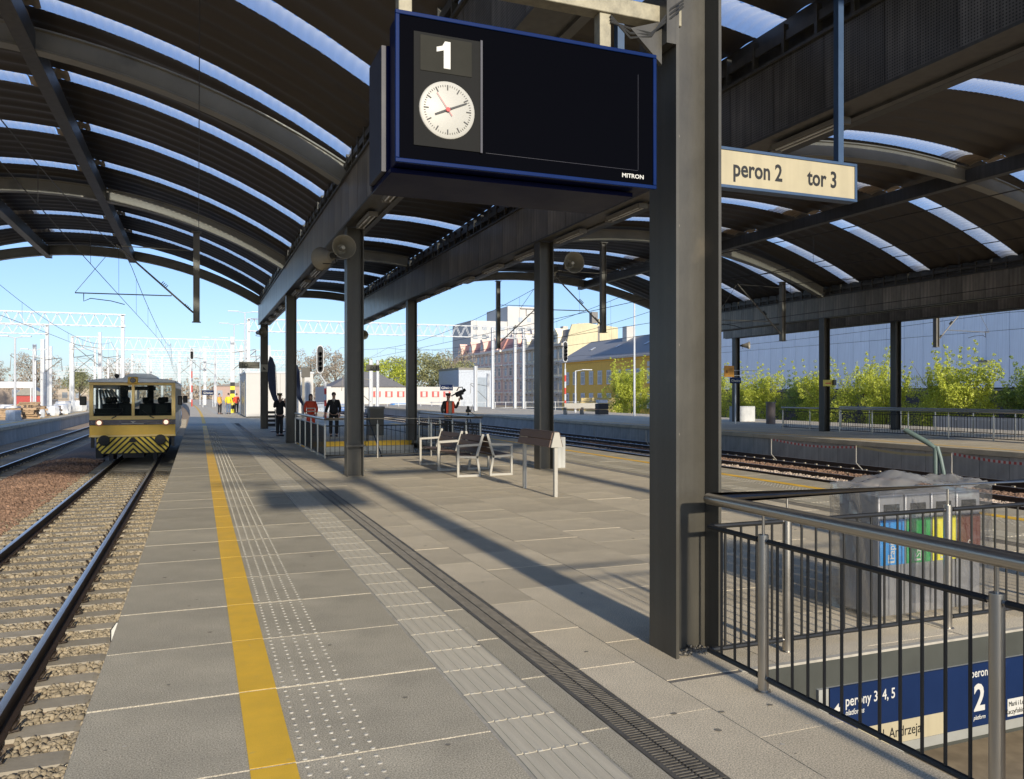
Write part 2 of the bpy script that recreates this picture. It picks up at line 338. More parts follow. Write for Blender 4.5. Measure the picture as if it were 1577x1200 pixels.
# narrow slabs beside the drain
n_slab = slab_mesh(.17, .816).mesh('paving_slab', MT['granite'], False)
for k in range(-4, 56):
    part('paving_slab', n_slab, None, plat, (1.81, 3.67+.816*k, 0)); part('paving_slab', n_slab, None, plat, (8.84, 3.67+.816*k, 0))
# drain with grates
for X0 in (2.0, 8.61):
    pit = M(); pit.box(X0-.012, X0+.212, -5, 50, -.0055, -.0045); part('drain_pit', pit, MT['drain_pit'], plat)
gm = M(); gm.box(-.014, .010, .003, .497, -.02, .0015); gm.box(.19, .214, .003, .497, -.02, .0015); gm.box(.095, .105, .003, .497, -.02, .0)
for i in range(19): gm.box(.01, .19, .008+i*.0262, .019+i*.0262, -.015, .0)
gme = gm.mesh('drain_grate', MT['drain'], False)
for k in range(-6, 88):
    part('drain_grate', gme, None, plat, (2.0, 2.0+.5*k, random.uniform(0, .002)))
    if k < 50: part('drain_grate', gme, None, plat, (8.61, 2.0+.5*k, 0))
# granite field between the drains, running bond in rows along the platform
cols = [(2.22, .40), (2.62, .82), (3.44, .82), (4.26, .82), (5.08, .82), (5.90, .82), (6.72, .82), (7.54, 1.07)]
far = M(); cnt = 0
sm = {}
for ci, (x, wd) in enumerate(cols):
    off = [0, .41, .1, .52, .22, .63, .3, .0][ci]
    y = -4.5+off
    while y < 50:
        ln = .82; y1 = y+ln
        parts_ = [(x, x+wd, y, y1)]
        for H in HOLES:
            nx = []
            for (a, b, c, d) in parts_:
                if b <= H[0] or a >= H[1] or d <= H[2] or c >= H[3]: nx.append((a, b, c, d)); continue
                if c < H[2]: nx.append((a, b, c, H[2]))
                if d > H[3]: nx.append((a, b, H[3], d))
                cc, dd = max(c, H[2]), min(d, H[3])
                if a < H[0]: nx.append((a, H[0], cc, dd))
                if b > H[1]: nx.append((H[1], b, cc, dd))
            parts_ = nx
        for (a, b, c, d) in parts_:
            if b-a < .05 or d-c < .05: continue
            if d > 2 and c < 20 and cnt < 190 and not (c < 4 and a > 7):
                key = (round(b-a, 3), round(d-c, 3))
                if key not in sm: sm[key] = slab_mesh(key[0], key[1], .09, .0025).mesh('paving_slab', MT['granite2'], False)
                part('paving_slab', sm[key], None, plat, (a, c, random.uniform(-.0015, .0015))); cnt += 1
            else: far.add([(a+.004, c+.004, 0), (b-.004, c+.004, 0), (b-.004, d-.004, 0), (a+.004, d-.004, 0)], [(0, 1, 2, 3)])
        y = y1
part('paving_slabs_far', far, MT['granite2'], plat, kind='stuff')
gx = M(); gx.box(2.2, 8.6, -5, 50, -.0052, -.0042)
# darker joints only where there is no opening
gx = M()
for x0, x1, y0, y1 in platform_rects(-5, 50): gx.box(max(x0, 2.225), min(x1, 8.6), y0, y1, -.0058, -.0040)
part('dark_joints', gx, MT['grout2'], plat)
# cross guide strip near the second stairs
cg = M()
for k in range(9): cg.box(2.25+.41*k*.6, 2.25+.41*(k+1)*.6-.01, 17.95, 18.35, .0045, .009)
for k in range(16): cg.box(3.5+k*.075, 3.53+k*.075, 17.97, 18.33, .009, .013)
part('guide_strip', cg, MT['tactile'], plat)
cg = M().box(6.2, 8.55, 18.0, 18.35, .0045, .008); cg.box(9.45, 9.95, 18.0, 18.35, .0045, .008); part('guide_strip', cg, MT['tactile'], plat)
cg = M().box(2.25, 4.2, 33.5, 33.9, .0045, .008); part('guide_strip', cg, MT['tactile'], plat)
part('guide_strip', M().box(2.2, 6.5, 46.6, 46.9, .0045, .008), MT['tactile'], plat)
# stair openings ------------------------------------------------------------
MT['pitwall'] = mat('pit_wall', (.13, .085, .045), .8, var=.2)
MT['fascia'] = mat('fascia_dark', (.055, .058, .048), .6, var=.15)
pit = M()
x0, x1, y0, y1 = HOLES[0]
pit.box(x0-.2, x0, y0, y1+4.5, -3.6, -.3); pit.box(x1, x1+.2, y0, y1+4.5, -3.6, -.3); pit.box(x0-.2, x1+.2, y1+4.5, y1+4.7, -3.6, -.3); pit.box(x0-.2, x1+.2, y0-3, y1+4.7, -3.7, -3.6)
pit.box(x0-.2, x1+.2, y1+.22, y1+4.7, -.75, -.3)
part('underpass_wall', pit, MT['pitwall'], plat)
part('stair_fascia', M().box(x0-.0, x1, y1-.034, y1-.003, -.74, -.016), MT['fascia'], plat)
part('stair_kerb', M().box(x0-.02, x1+.02, y1-.036, y1+.004, -.014, .002), MT['grout'], plat)
st = M()
for k in range(20):
    st.box(x0, x1, y0-2+.30*k-3, y0-2+.30*(k+1)-3, -3.6, -.17*k*1.0-.17)
part('staircase', st, MT['concrete'], plat)
x0, x1, y0, y1 = HOLES[1]
pit = M(); pit.box(x0-.2, x0, y0, y1, -3.6, -.28); pit.box(x1, x1+.2, y0, y1, -3.6, -.28); pit.box(x0, x1, y0-.2, y0, -3.6, -.28); pit.box(x0, x1, y0, y1, -3.7, -3.6)
part('underpass_wall', pit, MT['concrete'], plat)
st = M()
for k in range(20): st.box(x0+.01, x1-.01, y1-.32*(k+1), y1-.32*k-.002, -3.6, -.17*(k+1))
part('staircase', st, MT['concrete'], plat)
part('yellow_step_edge', M().box(x0+.02, x1-.02, y1-.006, y1+.26, -.17, .007), MT['yellow'], plat)

# ------------------------------------------------------------------ tracks
RAILP = [(-.075, -.172), (-.075, -.155), (-.012, -.135), (-.010, -.045), (-.036, -.038), (-.036, -.006), (-.028, 0), (.028, 0), (.036, -.006), (.036, -.038), (.010, -.045), (.012, -.135), (.075, -.155), (.075, -.172)]
def stone_field(name, mt, n, region, z, smin, smax, parent=None):
    t = (1+5**.5)/2
    iv = np.array([(-1, t, 0), (1, t, 0), (-1, -t, 0), (1, -t, 0), (0, -1, t), (0, 1, t), (0, -1, -t), (0, 1, -t), (t, 0, -1), (t, 0, 1), (-t, 0, -1), (-t, 0, 1)])/1.9
    fi = np.array([(0, 11, 5), (0, 5, 1), (0, 1, 7), (0, 7, 10), (0, 10, 11), (1, 5, 9), (5, 11, 4), (11, 10, 2), (10, 7, 6), (7, 1, 8), (3, 9, 4), (3, 4, 2), (3, 2, 6), (3, 6, 8), (3, 8, 9), (4, 9, 5), (2, 4, 11), (6, 2, 10), (8, 6, 7), (9, 8, 1)])
    rs = np.random.RandomState(len(name)+n)
    P = region(rs, n); n = len(P)
    jit = 1+rs.uniform(-.28, .28, (n, 12, 3)); V = iv[None]*jit
    S = rs.uniform(smin, smax, (n, 1))*rs.uniform(.6, 1.25, (n, 3)); S[:, 2] *= .75; V = V*S[:, None, :]
    q = rs.normal(size=(n, 4)); q /= np.linalg.norm(q, axis=1)[:, None]; a, b, c, d = q.T
    Rm = np.stack([1-2*(c*c+d*d), 2*(b*c-a*d), 2*(b*d+a*c), 2*(b*c+a*d), 1-2*(b*b+d*d), 2*(c*d-a*b), 2*(b*d-a*c), 2*(c*d+a*b), 1-2*(b*b+c*c)], 1).reshape(n, 3, 3)
    V = np.einsum('nij,nkj->nki', Rm, V); zz = z(P, rs) if callable(z) else z+rs.uniform(-.012, .02, n)
    V[:, :, 0] += P[:, 0, None]; V[:, :, 1] += P[:, 1, None]; V[:, :, 2] += zz[:, None]
    F = (fi[None]+12*np.arange(n)[:, None, None]).reshape(-1, 3)
    me = bpy.data.meshes.new(name); me.vertices.add(n*12); me.vertices.foreach_set('co', V.reshape(-1)); me.loops.add(F.size); me.loops.foreach_set('vertex_index', F.reshape(-1).astype(np.int32))
    me.polygons.add(len(F)); me.polygons.foreach_set('loop_start', np.arange(0, F.size, 3, dtype=np.int32)); me.update(calc_edges=True); me.materials.append(mt)
    o = bpy.data.objects.new(name, me); COL.objects.link(o); o.parent = parent; o['kind'] = 'stuff'; return o
def e_clip():
    m = M()
    for s in (-1, 1):
        pts = [(s*(.118+.030*math.cos(t)), .008+.052*math.sin(t), -.112+.038*math.cos(t)) for t in [2*PI*i/10*1.04 for i in range(10)]]
        m.tube(pts, .010, 5)
        m.tube([(s*.08, -.03, -.150), (s*.15, -.02, -.145), (s*.15, .05, -.15)], .009, 5)
    return m
clip_me = e_clip().mesh('rail_clip', MT['clip'])
slp = M(); slp.prism([(-1.3, -.35), (-1.3, -.19), (-1.25, -.172), (1.25, -.172), (1.3, -.19), (1.3, -.35)], -.12, .12, 'y'); slp_me = slp.mesh('sleeper', MT['sleeper'], False)
TR = [(-2.17, 'track beside the near platform edge, under the yellow rail car'), (-6.98, 'leftmost track beside the far left platform wall'), (13.1, None), (17.62, 'middle track of the three right of the platform'), (20.9, 'track right beneath the opposite platform wall')]
for ti, (tx, lab) in enumerate(TR):
    t = thing('railway_track', None, None, (tx, 0, -.76), kind='structure')
    for s in (-1, 1):
        m = M(); m.sweep([(s*.7175+x, z) for x, z in RAILP], [-10]+YS[1:])
        part('rail', m, MT['railside'], t)
        m = M(); m.sweep([(s*.7175-.031, -.0005), (s*.7175-.024, .003), (s*.7175+.024, .003), (s*.7175+.031, -.0005)], [-10]+YS[1:], False)
        part('rail_head', m, MT['railtop'], t)
    rest = M()
    for k in range(150):
        y = 3.06+.6*k-.6*2 if ti == 0 else 1+.6*k
        if ti == 0 and k < 90: part('sleeper', slp_me, None, t, (0, y, 0))
        else: rest.box(-1.3+bend(y), 1.3+bend(y), y-.12, y+.12, -.3, -.175)
        if ti == 0 and k < 45:
            for s in (-1, 1): part('rail_clip', clip_me, None, t, (s*.7175, y, 0))
        elif ti != 2:
            for s in (-1, 1):
                for q in (-1, 1): rest.box(s*.7175+q*.11-.03+bend(y), s*.7175+q*.11+.03+bend(y), y-.05, y+.05, -.18, -.12)
    part('sleepers_far', rest, MT['sleeper'], t, kind='stuff')
def reg(xa, xb, ya, yb, dens_pow=1.0, avoid=True):
    def f(rs, n):
        x = rs.uniform(xa, xb, n); y = ya+(yb-ya)*rs.uniform(0, 1, n)**dens_pow
        if avoid:
            ph = ((y-3.06+.6*50+.3) % .6)-.3; on = (np.abs(ph) < .125+rs.uniform(-.01, .03, n)) & (x > -3.47) & (x < -.87)
            nr = (np.abs(np.abs(x+2.17)-.7175) < .12); keep = ~on & ~nr
            x, y = x[keep], y[keep]
        return np.stack([x, y], 1)
    return f
stone_field('ballast_stones', MT['ballast'], 30000, reg(-3.6, -.5, 3.4, 12), -.962, .018, .040)
stone_field('ballast_stones', MT['ballast'], 22000, reg(-4.0, -.5, 12, 30, 1.3), -.955, .024, .046)
stone_field('ballast_stones', MT['ballastR'], 16000, reg(-5.6, -3.45, 10, 36, 1.3, False), lambda P, rs: -.945+.11*np.clip(1-np.abs(P[:, 0]+4.6)/1.0, 0, 1)+rs.uniform(-.01, .02, len(P)), .034, .055)
MT['ballastW'] = mat('ballast_new', (.52, .42, .34), .9, var=.2, island=.3)
stone_field('ballast_stones', MT['ballastW'], 9000, reg(16.95, 18.3, 12, 38, 1.2, False), -.93, .04, .065)
stone_field('ballast_stones', MT['ballastR'], 9000, reg(18.5, 20.1, 14, 40, 1.2, False), -.93, .04, .07)

# little marker plate that sticks out from the platform edge
t = thing('edge_marker', 'small white plate with black border sticking out of the platform edge above the ballast', 'marker', (-.575, 6.75, -.03)); t.scale = (.62, .62, .62)
part('plate', M().prism([(-.07, -.20), (.04, -.20), (.04, .04), (.0, .04), (-.07, -.05)], -.006, .006, 'y'), MT['black'], t)
part('face', M().prism([(-.055, -.185), (.04, -.185), (.04, .03), (.0, .03), (-.055, -.055)], -.009, -.0065, 'y'), MT['wprint'], t)

# opposite platform (right) and the one on the left
op = thing('opposite_platform', None, None, kind='structure')
part('paving', M().sweep([(22.45, -.16), (22.45, 0), (36, 0), (36, -.16)], [3]+YS[1:]), MT['granite2'], op)
part('platform_core', M().sweep([(22.72, -1.2), (22.72, -.165), (36, -.165), (36, -1.2)], [3]+YS[1:]), MT['fascia'], op)
wp = M(); wp.box(-.06, .06, .008, .982, -.45, .38); wp.box(-.075, -.055, .3, .7, -.18, -.12); wpm = wp.mesh('wall_panel', MT['concrete'], False)
for k in range(110): part('wall_panel', wpm, None, op, (22.62+bend(8+k*.99)*.9, 8+k*.99, -.56))
part('yellow_line', M().sweep([(23.2, .004), (23.4, .004)], YS, False), MT['yellow'], op)
part('guide_strip', M().sweep([(24.5, .004), (24.9, .004)], YS, False), MT['tactile'], op)
lp = thing('left_platform', None, None, kind='structure')
part('paving', M().sweep([(-22, -.16), (-22, 0), (-9.35, 0), (-9.35, -.16)], YS), MT['granite2'], lp)
for k in range(90): part('wall_panel', wpm, None, lp, (-9.5+bend(30+k*.99), 30+k*.99, -.56))
part('yellow_line', M().sweep([(-10.4, .004), (-10.2, .004)], YS, False), MT['yellow'], lp)
part('platform_core', M().sweep([(-22, -1.2), (-22, -.165), (-9.58, -.165), (-9.58, -1.2)], YS), MT['fascia'], lp)

# ------------------------------------------------------------------ canopy
CY = [4.62, 16.95, 29.27, 41.6]
ROOF0, ROOF1 = 4.1, 42.3
def column_mesh(h):
    b = .35; m = M(); t = .022
    m.box(-b/2, -b/2+t, -.165, .165, 0, h); m.box(b/2-t, b/2, -.165, .165, 0, h); m.box(-b/2+t, b/2-t, -.009, .009, 0, h)
    return m
colm = column_mesh(5.22).mesh('steel_column', MT['steel'], False)
basep = M().box(-.21, .21, -.20, .20, .002, .02); basem = basep.mesh('base_plate', MT['steel'], False)
boltm = M(); 
for sx in (-1, 1):
    for sy in (-1, 1): boltm.lathe([(0, .045), (.016, .045), (.016, .02), (0, .02)], 'z', (sx*.19, sy*.1, 0), 6)
boltme = boltm.mesh('bolt', MT['drain'])
def column(x, y, lab, fnd=False):
    t = thing('steel_column', lab, 'column', (x, y, 0), group='dark grey steel columns of the station canopy')
    part('shaft', colm, None, t)
    return t
NEARFAR = {4.62: 'the near one at the stair railing', 16.95: 'second from the camera', 29.27: 'third from the camera', 41.6: 'fourth from the camera, at the end of the roof', -7.7: 'behind the camera'}
CLAB = {4.62: 'huge dark grey H-section column in the foreground right of the display board', 16.95: 'H-section column of the left row beside the horn speakers and cross guide strip', 29.27: 'H-section column of the left row at the corner of the second stair railing', 41.6: 'last H-section column of the left row carrying the small platform sign'}
for y in CY:
    c = column(3.06, y, CLAB.get(y, 'H-section column of the left row behind the camera'))
    if y == 4.62:
        pass
        bh = M().lathe([(0, -.016), (.011, -.016), (.011, -.010), (0, -.010)], 'y', n=6).mesh('bolt_head', MT['drain'])
        for z_ in (2.05, 2.85, 3.45, 1.45): part('bolt_head', bh, None, c, (-.06, 0, z_))
RLAB = {16.95: 'H-section column of the right row standing on a concrete block behind the slatted lean board', 29.27: 'H-section column of the right row behind the second stair opening', 41.6: 'last H-section column of the right row under the roof end', 4.62: 'H-section column right of the foreground stairs outside the picture', -7.7: 'H-section column of the right row behind the camera'}
for y in CY: column(7.42, y, RLAB[y])
t = thing('foundation_block', 'pale concrete block at the foot of the right column behind the lean board', 'concrete block', (7.80, 17.15, 0))
part('block', M().box(-.17, .17, -.2, .2, 0, .72), MT['concrete'], t, bevel=.012)
for y, l in ((29.27, 'column on the opposite platform standing in the stair railing with a yellow sign'), (16.95, 'column on the opposite platform out to the right of the picture'), (41.6, 'column on the opposite platform hidden behind the huge foreground column')): column(26.95, y, l)
for y, l in ((29.27, 'rearmost row column on the opposite platform, between the pale shrubs'), (41.6, 'far column on the opposite platform standing beside a square concrete block and navy sign'), (16.95, 'rear column on the opposite platform outside the right edge')): column(31.3, y, l)
for y in (16.95, 41.6, 4.62): column(-12.3, y, {16.95: 'column on the left platform out of view, middle', 41.6: 'column on the left platform out of view, far end', 4.62: 'column on the left platform out of view, near end'}[y])
# little shelf bracket at the second left column
part('clamp', M().box(-.2, .2, -.19, -.17, .62, .66), MT['steel'], [o for o in bpy.data.objects if o.get('label') == CLAB[16.95]][0])

cladm = M().box(-.012, .012, .004, .936, 0, .93).mesh('cladding_panel', MT['clad'], False)
cladp = M().box(-.012, .012, .004, .936, 0, .93).mesh('cladding_panel', MT['perf'], False)
def girder(x0, x1, lab, sides, y0=ROOF0, y1=ROOF1+.1):
    g = thing('roof_girder', lab, 'girder', (0, 0, 0), group='clad box girders under the station roof')
    m = M(); m.box(x0+.03, x1-.03, y0, y1, 5.24, 6.14)
    part('box_beam', m, MT['girder'], g)
    m = M(); m.box(x0-.02, x0+.09, y0, y1, 5.205, 5.24); m.box(x1-.09, x1+.02, y0, y1, 5.205, 5.24); m.box(x0-.04, x1+.04, y0, y1, 6.18, 6.22)
    part('edge_flange', m, MT['girder'], g)
    m = M(); m.box(x0+.12, x1-.12, y0, y1, 6.22, 6.46); m.box(x0+.2, x1-.2, y0, y1, 6.46, 6.80)
    m.box(x0-.0, x0+.05, y0, y1, 6.40, 6.52); m.box(x1-.05, x1+.0, y0, y1, 6.40, 6.52)
    part('eave_beam', m, MT['girder'], g)
    m = M(); y = y0+.2
    while y < y1:
        m.box(x0-.02, x0+.06, y, y+.05, 6.22, 6.62); m.box(x1-.06, x1+.02, y, y+.05, 6.22, 6.62); y += .61
    part('eave_brackets', m, MT['steel'], g, kind='stuff')
    for s in sides:
        X = x0+.012 if s < 0 else x1-.012
        k = 0; y = y0
        while y < y1-.5:
            if y > -1: part('cladding_panel', cladp if (y < 11 and x0 < 10) else cladm, None, g, (X, y, 5.242), rot=(0, 0, random.uniform(-.002, .002)))
            y += .94
    return g
girder(2.84, 3.38, 'long weathered box girder above the left column row', (-1,))
girder(7.23, 7.79, 'long box girder above the right column row, perforated cladding at its near end', (-1,))
girder(26.78, 27.34, 'box girder above the front column row of the opposite platform', (-1,))
girder(31.1, 31.66, 'rear box girder of the opposite platform, lowest dark band before the blue hall', (-1,))
girder(-12.6, -12.05, 'box girder above the left platform, out of view', ())

def zc(xc, zt, Rr): return lambda x: zt-Rr+math.sqrt(max(0, Rr*Rr-(x-xc)**2))
STRIPS = [20.2+3.66*k for k in range(-7, 7)]
def vault(xc, half, zt, Rr, hw, lab, yshift=0, ribs=CY, n=30, mid=False):
    v = thing('vaulted_roof', lab, 'roof', (0, 0, 0), group='barrel vaulted roofs of the station')
    za = zc(xc, zt, Rr); xs = [xc-half+2*half*i/n for i in range(n+1)]
    dep = .42 if not mid else .36
    m = M()
    prof = []
    def pt(x, dz): # offset along the normal
        zc_ = zt-Rr; dx = x-xc; dz0 = math.sqrt(Rr*Rr-dx*dx); k = (Rr+dz)/Rr; return (xc+dx*k, zc_+dz0*k)
    for (ya, yb, d0, d1) in ((-.16, .16, 0, .025), (-.16, .16, dep-.025, dep), (-.05, .05, .02, dep-.02)):
        for i in range(n):
            a, b = xs[i], xs[i+1]; p = [pt(a, d0), pt(b, d0), pt(b, d1), pt(a, d1)]; m.prism(p, ya, yb, 'y')
    bm_, br = None, None
    me = M()
    # box profile: one shell swept along the arc
    sec = [(-.15, 0), (.15, 0), (.15, .03), (.105, .05), (.105, dep-.05), (.15, dep-.03), (.15, dep), (-.15, dep), (-.15, dep-.03), (-.105, dep-.05), (-.105, .05), (-.15, .03)]
    vs = []
    for x in xs:
        for (yy, dd) in sec:
            q = pt(x, dd); vs.append((q[0], yy, q[1]))
    k = len(sec); fs = [(i*k+j, i*k+(j+1) % k, (i+1)*k+(j+1) % k, (i+1)*k+j) for i in range(n) for j in range(k)]
    fs += [tuple(range(k)), tuple(range((n+1)*k-1, n*k-1, -1))]
    me.add(vs, fs); rib = me.mesh('arch_rib', MT['arch'])
    for y in ribs: part('arch_rib', rib, None, v, (0, y, 0))
    if hw:
        for s in (-1, 1):
            X = xc+s*hw; z = za(X); part('ridge_beam', M().box(X-.13, X+.13, ROOF0, ROOF1, z-.03, z+.36), MT['girder'], v)
    # sheets
    OFF = dep+.10; pitch = .61
    def shp(x, y, lift):
        q = pt(x, OFF+lift); return (q[0], y, q[1]+.055*abs(math.sin(PI*(y-20.2+.305)/pitch)))
    secs = [(xc-half-.28, xc+half+.28, 0)] if not hw else [(xc-half, xc-hw+.55, .34), (xc-hw-.0, xc+hw+.0, 0), (xc+hw-.55, xc+half, .34)]
    if hw: secs = [(xc-half-.28, xc-hw+.55, 'L'), (xc-hw, xc+hw, 'C'), (xc+hw-.55, xc+half+.28, 'R')]
    def lift(x, sct):
        if sct == 0 or sct == 'C': return 0
        d = (abs(x-xc)-(hw-.55))/(half-(hw-.55)); return .30*(1-d)
    for (a, b, sct) in secs:
        nx = max(6, int((b-a)/.7)); X = [a+(b-a)*i/nx for i in range(nx+1)]
        edges = [ROOF0]+[e for s0 in STRIPS if ROOF0+1 < s0 < ROOF1-1 for e in (s0-.32, s0+.32)]+[ROOF1]
        for q in range(0, len(edges), 2):
            ya, yb = edges[q], edges[q+1]
            if yb-ya < .3: continue
            ny = max(4, int((yb-ya)/.0763)); Y = [ya+(yb-ya)*i/ny for i in range(ny+1)]
            m = M(); m.grid(lambda x, y: shp(x, y, lift(x, sct)), X, Y); part('roof_sheet', m, MT['sheet'], v)
        # translucent strips with fine cross corrugation
        nf = int((b-a)/.027); XF = [a+(b-a)*i/nf for i in range(nf+1)]
        YF = [-.32+.64*i/8 for i in range(9)]
        def sp(x, y):
            p = shp(x, 20.2+.305, lift(x, sct)); w_ = .012*math.sin(2*PI*(x-a)/.16); return (p[0], y, p[2]+w_+.055*math.cos(PI*y/.64))
        if all(1 for _ in [0]):
            FL = .75 if xc > 10 and sct == 'R' else .12
            isflap = (lambda x: x < a+.6 or x > b-.6) if sct == 'C' else ((lambda x: abs(x-xc) < hw+FL) if sct else (lambda x: False))
            m = M(); m.grid(sp, [x for x in XF if not isflap(x)], YF); sme = m.mesh('skylight_strip', MT['poly']); fme = None
            if sct == 'C':
                m = M(); m.grid(sp, [x for x in XF if x <= a+.6], YF); m.grid(sp, [x for x in XF if x >= b-.6], YF); fme = m.mesh('strip_flap', MT['flap'])
            elif sct:
                m = M(); m.grid(sp, [x for x in XF if abs(x-xc) < hw+FL+.03], YF); fme = m.mesh('strip_flap', MT['flap'])
            for s0 in STRIPS:
                if ROOF0+1 < s0 < ROOF1-1: part('skylight_strip', sme, None, v, (0, s0, 0)); fme and part('strip_flap', fme, None, v, (0, s0, 0), kind='stuff')
    return v
vault(-4.65, 7.40, 8.12, 14.7, 1.75, 'high barrel vault over the left tracks with narrow blue skylight strips')
vault(17.3, 9.5, 8.10, 24.0, 3.5, 'wide barrel vault over the right tracks with pale skylight strips')
vault(5.305, 1.92, 6.60, 13.0, 0, 'low narrow vault above the platform between the two column rows', n=10, mid=True)
vault(29.22, 1.88, 6.60, 13.0, 0, 'low narrow vault above the opposite platform', n=10, mid=True, ribs=CY)

# battens under the girders
tubm = M()
for s in (-1, 1): tubm.tube([(s*.045, -.58, -.075), (s*.045, .58, -.075)], .013, 6)
lm = M(); lm.prism([(-.09, 0), (.09, 0), (.075, -.055), (-.075, -.055)], -.62, .62, 'y'); lm.box(-.09, .09, -.66, -.62, -.09, 0); lm.box(-.09, .09, .62, .66, -.09, 0)
proto = thing('strip_light', 'x', 'light', (3.12, 8.6, 5.20), group='unlit fluorescent strip lights under the girders')
part('housing', lm, MT['lampbox'], proto, bevel=.004); part('tubes', tubm, MT['tubeoff'], proto)
first = True
for gi, (gx_, gname) in enumerate(((3.11, 'left'), (7.55, 'right'))):
    ys = [8.5+2.45*k for k in range(14)]
    ys = [y for y in ys if min(abs(y-c) for c in CY) > .7]
    for k, y in enumerate(ys):
        o = proto if first else copy_tree(proto); first = False
        o.location = (gx_, y, 5.20); o['label'] = f'{ORD[k]} unlit strip light counted from the camera under the {gname} girder'

# horn speakers ------------------------------------------------------------
MT['horn'] = mat('horn_beige', (.27, .25, .20), .5, var=.15); MT['horndark'] = mat('horn_dark', (.03, .03, .028), .5)
def horn():
    m = M(); m.lathe([(.235, -.30), (.245, -.30), (.245, -.285), (.205, -.22), (.16, -.10), (.12, .02), (.10, .10), (.10, .16), (0, .16)], 'y', n=24)
    m.lathe([(.235, -.30), (.19, -.21), (.14, -.08), (.10, .0), (.05, .02)], 'y', n=24)
    return m
hornm = horn().mesh('horn', MT['horn'])
hc = M(); hc.lathe([(0, -.22), (.038, -.21), (.045, -.15), (.04, .02), (.05, .03)], 'y', n=12); hcm = hc.mesh('driver', MT['clockface'])
hb = M(); hb.tube([(0, .16, 0), (0, .26, 0)], .06, 8); hb.tube([(-.11, .06, 0), (-.12, .14, -.16), (.2, .14, -.18)], .012, 6); hbm = hb.mesh('mount', MT['horndark'])
def speaker(loc, rz, lab):
    t = thing('horn_speaker', lab, 'loudspeaker', loc, rz, group='horn loudspeakers on the columns')
    part('horn', hornm, None, t); part('driver', hcm, None, t); part('mount', hbm, None, t); return t
speaker((2.76, 16.75, 4.72), R(2), 'beige horn speaker facing the camera on the second left column')
speaker((2.56, 17.2, 4.62), PI+R(20), 'horn speaker turned away behind its twin on the second left column')
speaker((8.0, 16.8, 4.72), R(-4), 'beige horn speaker facing the camera on the second right column')
speaker((7.72, 17.2, 4.62), PI, 'horn speaker turned away on the second right column')
speaker((2.82, 41.3, 4.75), R(30), 'horn speaker on the last left column near the roof end')
speaker((31.8, 41.4, 4.75), R(40), 'horn speaker on the far column of the opposite platform')
speaker((7.85, 41.3, 4.75), R(10), 'small horn speaker peeping out behind the second left column')

# ------------------------------------------------------------------ big display board with clock
D = thing('display_board', 'dark blue platform display with numeral 1, a clock and a black screen', 'display board', (1.775, 4.2, 3.36))
part('case', M().box(-.785, .785, .012, .20, -.40, .40), MT['case'], D, bevel=.01)
fr = M(); fr.box(-.80, .80, -.012, .011, .383, .405); fr.box(-.80, .80, -.012, .011, -.405, -.383); fr.box(-.80, -.778, -.012, .011, -.382, .382); fr.box(.778, .80, -.012, .011, -.382, .382)
part('frame', fr, MT['royal'], D, bevel=.003)
part('screen_glass', M().box(-.777, .777, -.004, .008, -.382, .382), MT['screen'], D)
part('rear_case', M().box(-.80, .72, .205, .58, -.405, .30), MT['case'], D, bevel=.01)
rs_ = M(); rs_.box(-.825, -.80, .22, .56, -.40, .30); rs_.box(-.81, -.79, .57, .60, -.42, .31); part('side_cover', rs_, MT['casegrey'], D)
part('bottom_rail', M().box(-.80, .70, .10, .62, -.435, -.408), MT['case'], D, bevel=.004)
part('grey_panel', M().box(-.70, -.325, -.010, -.0045, -.305, .305), MT['panelgrey'], D)
part('panel_edge', M().box(-.325, -.313, -.018, -.0045, -.31, .31), MT['casegrey'], D)
npn = M(); npn.box(-.665, -.375, -.0135, -.0105, .10, .29); part('number_plate', npn, mat('plate_grey', (.034, .033, .027), .7, spec=.04), D)
part('numeral', M().prism([(-.535, .125), (-.497, .125), (-.497, .272), (-.528, .272), (-.543, .246), (-.575, .236), (-.575, .210), (-.535, .222)], -.0155, -.0137, 'y'), MT['wprint'], D, smooth=False)
ol = M()
for (a, b, c, d) in ((-.29, .675, -.305, -.3035), (.675, .6765, -.30, .27)): ol.box(a, b, -.0053, -.0045, c, d)
part('screen_outline', ol, MT['casegrey'], D)
text('MITRON', .034, (.565, -.0058, -.352), MT['wprint'], D, thick=.0006, bold=.0008, sx=1.15)
ck = part('clock', M().lathe([(0, -.021), (.146, -.021), (.155, -.017), (.157, -.0105), (0, -.0105)], 'y', n=48), MT['clockface'], D, loc=(-.515, 0, -.10))
tk = M()
for i in range(60):
    a = 2*PI*i/60; ln, wd = (.028, .0065) if i % 5 == 0 else (.010, .0028)
    c, s_ = math.sin(a), math.cos(a); r1 = .134; r0 = r1-ln
    rt = Matrix.Rotation(a, 3, 'Y'); tk.box(-wd/2, wd/2, -.0232, -.0212, r0, r1, rot=rt)
part('minute_marks', tk, MT['black'], ck)
def hand(a, l, bk, w0, w1, y, mt, nm):
    m = M(); rt = Matrix.Rotation(a, 3, 'Y'); pts = [(-w0/2, -bk), (w0/2, -bk), (w1/2, l), (-w1/2, l)]
    vs = [rt @ Vector((u, yy, v_)) for yy in (y, y-.0015) for u, v_ in pts]
    m.add(vs, [(0, 1, 2, 3), (7, 6, 5, 4), (0, 1, 5, 4), (1, 2, 6, 5), (2, 3, 7, 6), (3, 0, 4, 7)]); part(nm, m, mt, ck)
hand(R(30*8+5.5), .078, .02, .013, .010, -.0240, MT['black'], 'hour_hand'); hand(R(66), .118, .02, .010, .007, -.0262, MT['black'], 'minute_hand')
hand(R(6*54), .105, .04, .003, .002, -.0285, MT['red'], 'second_hand'); part('hub', M().lathe([(0, -.033), (.012, -.033), (.012, -.0285)], 'y', n=12), MT['red'], ck)
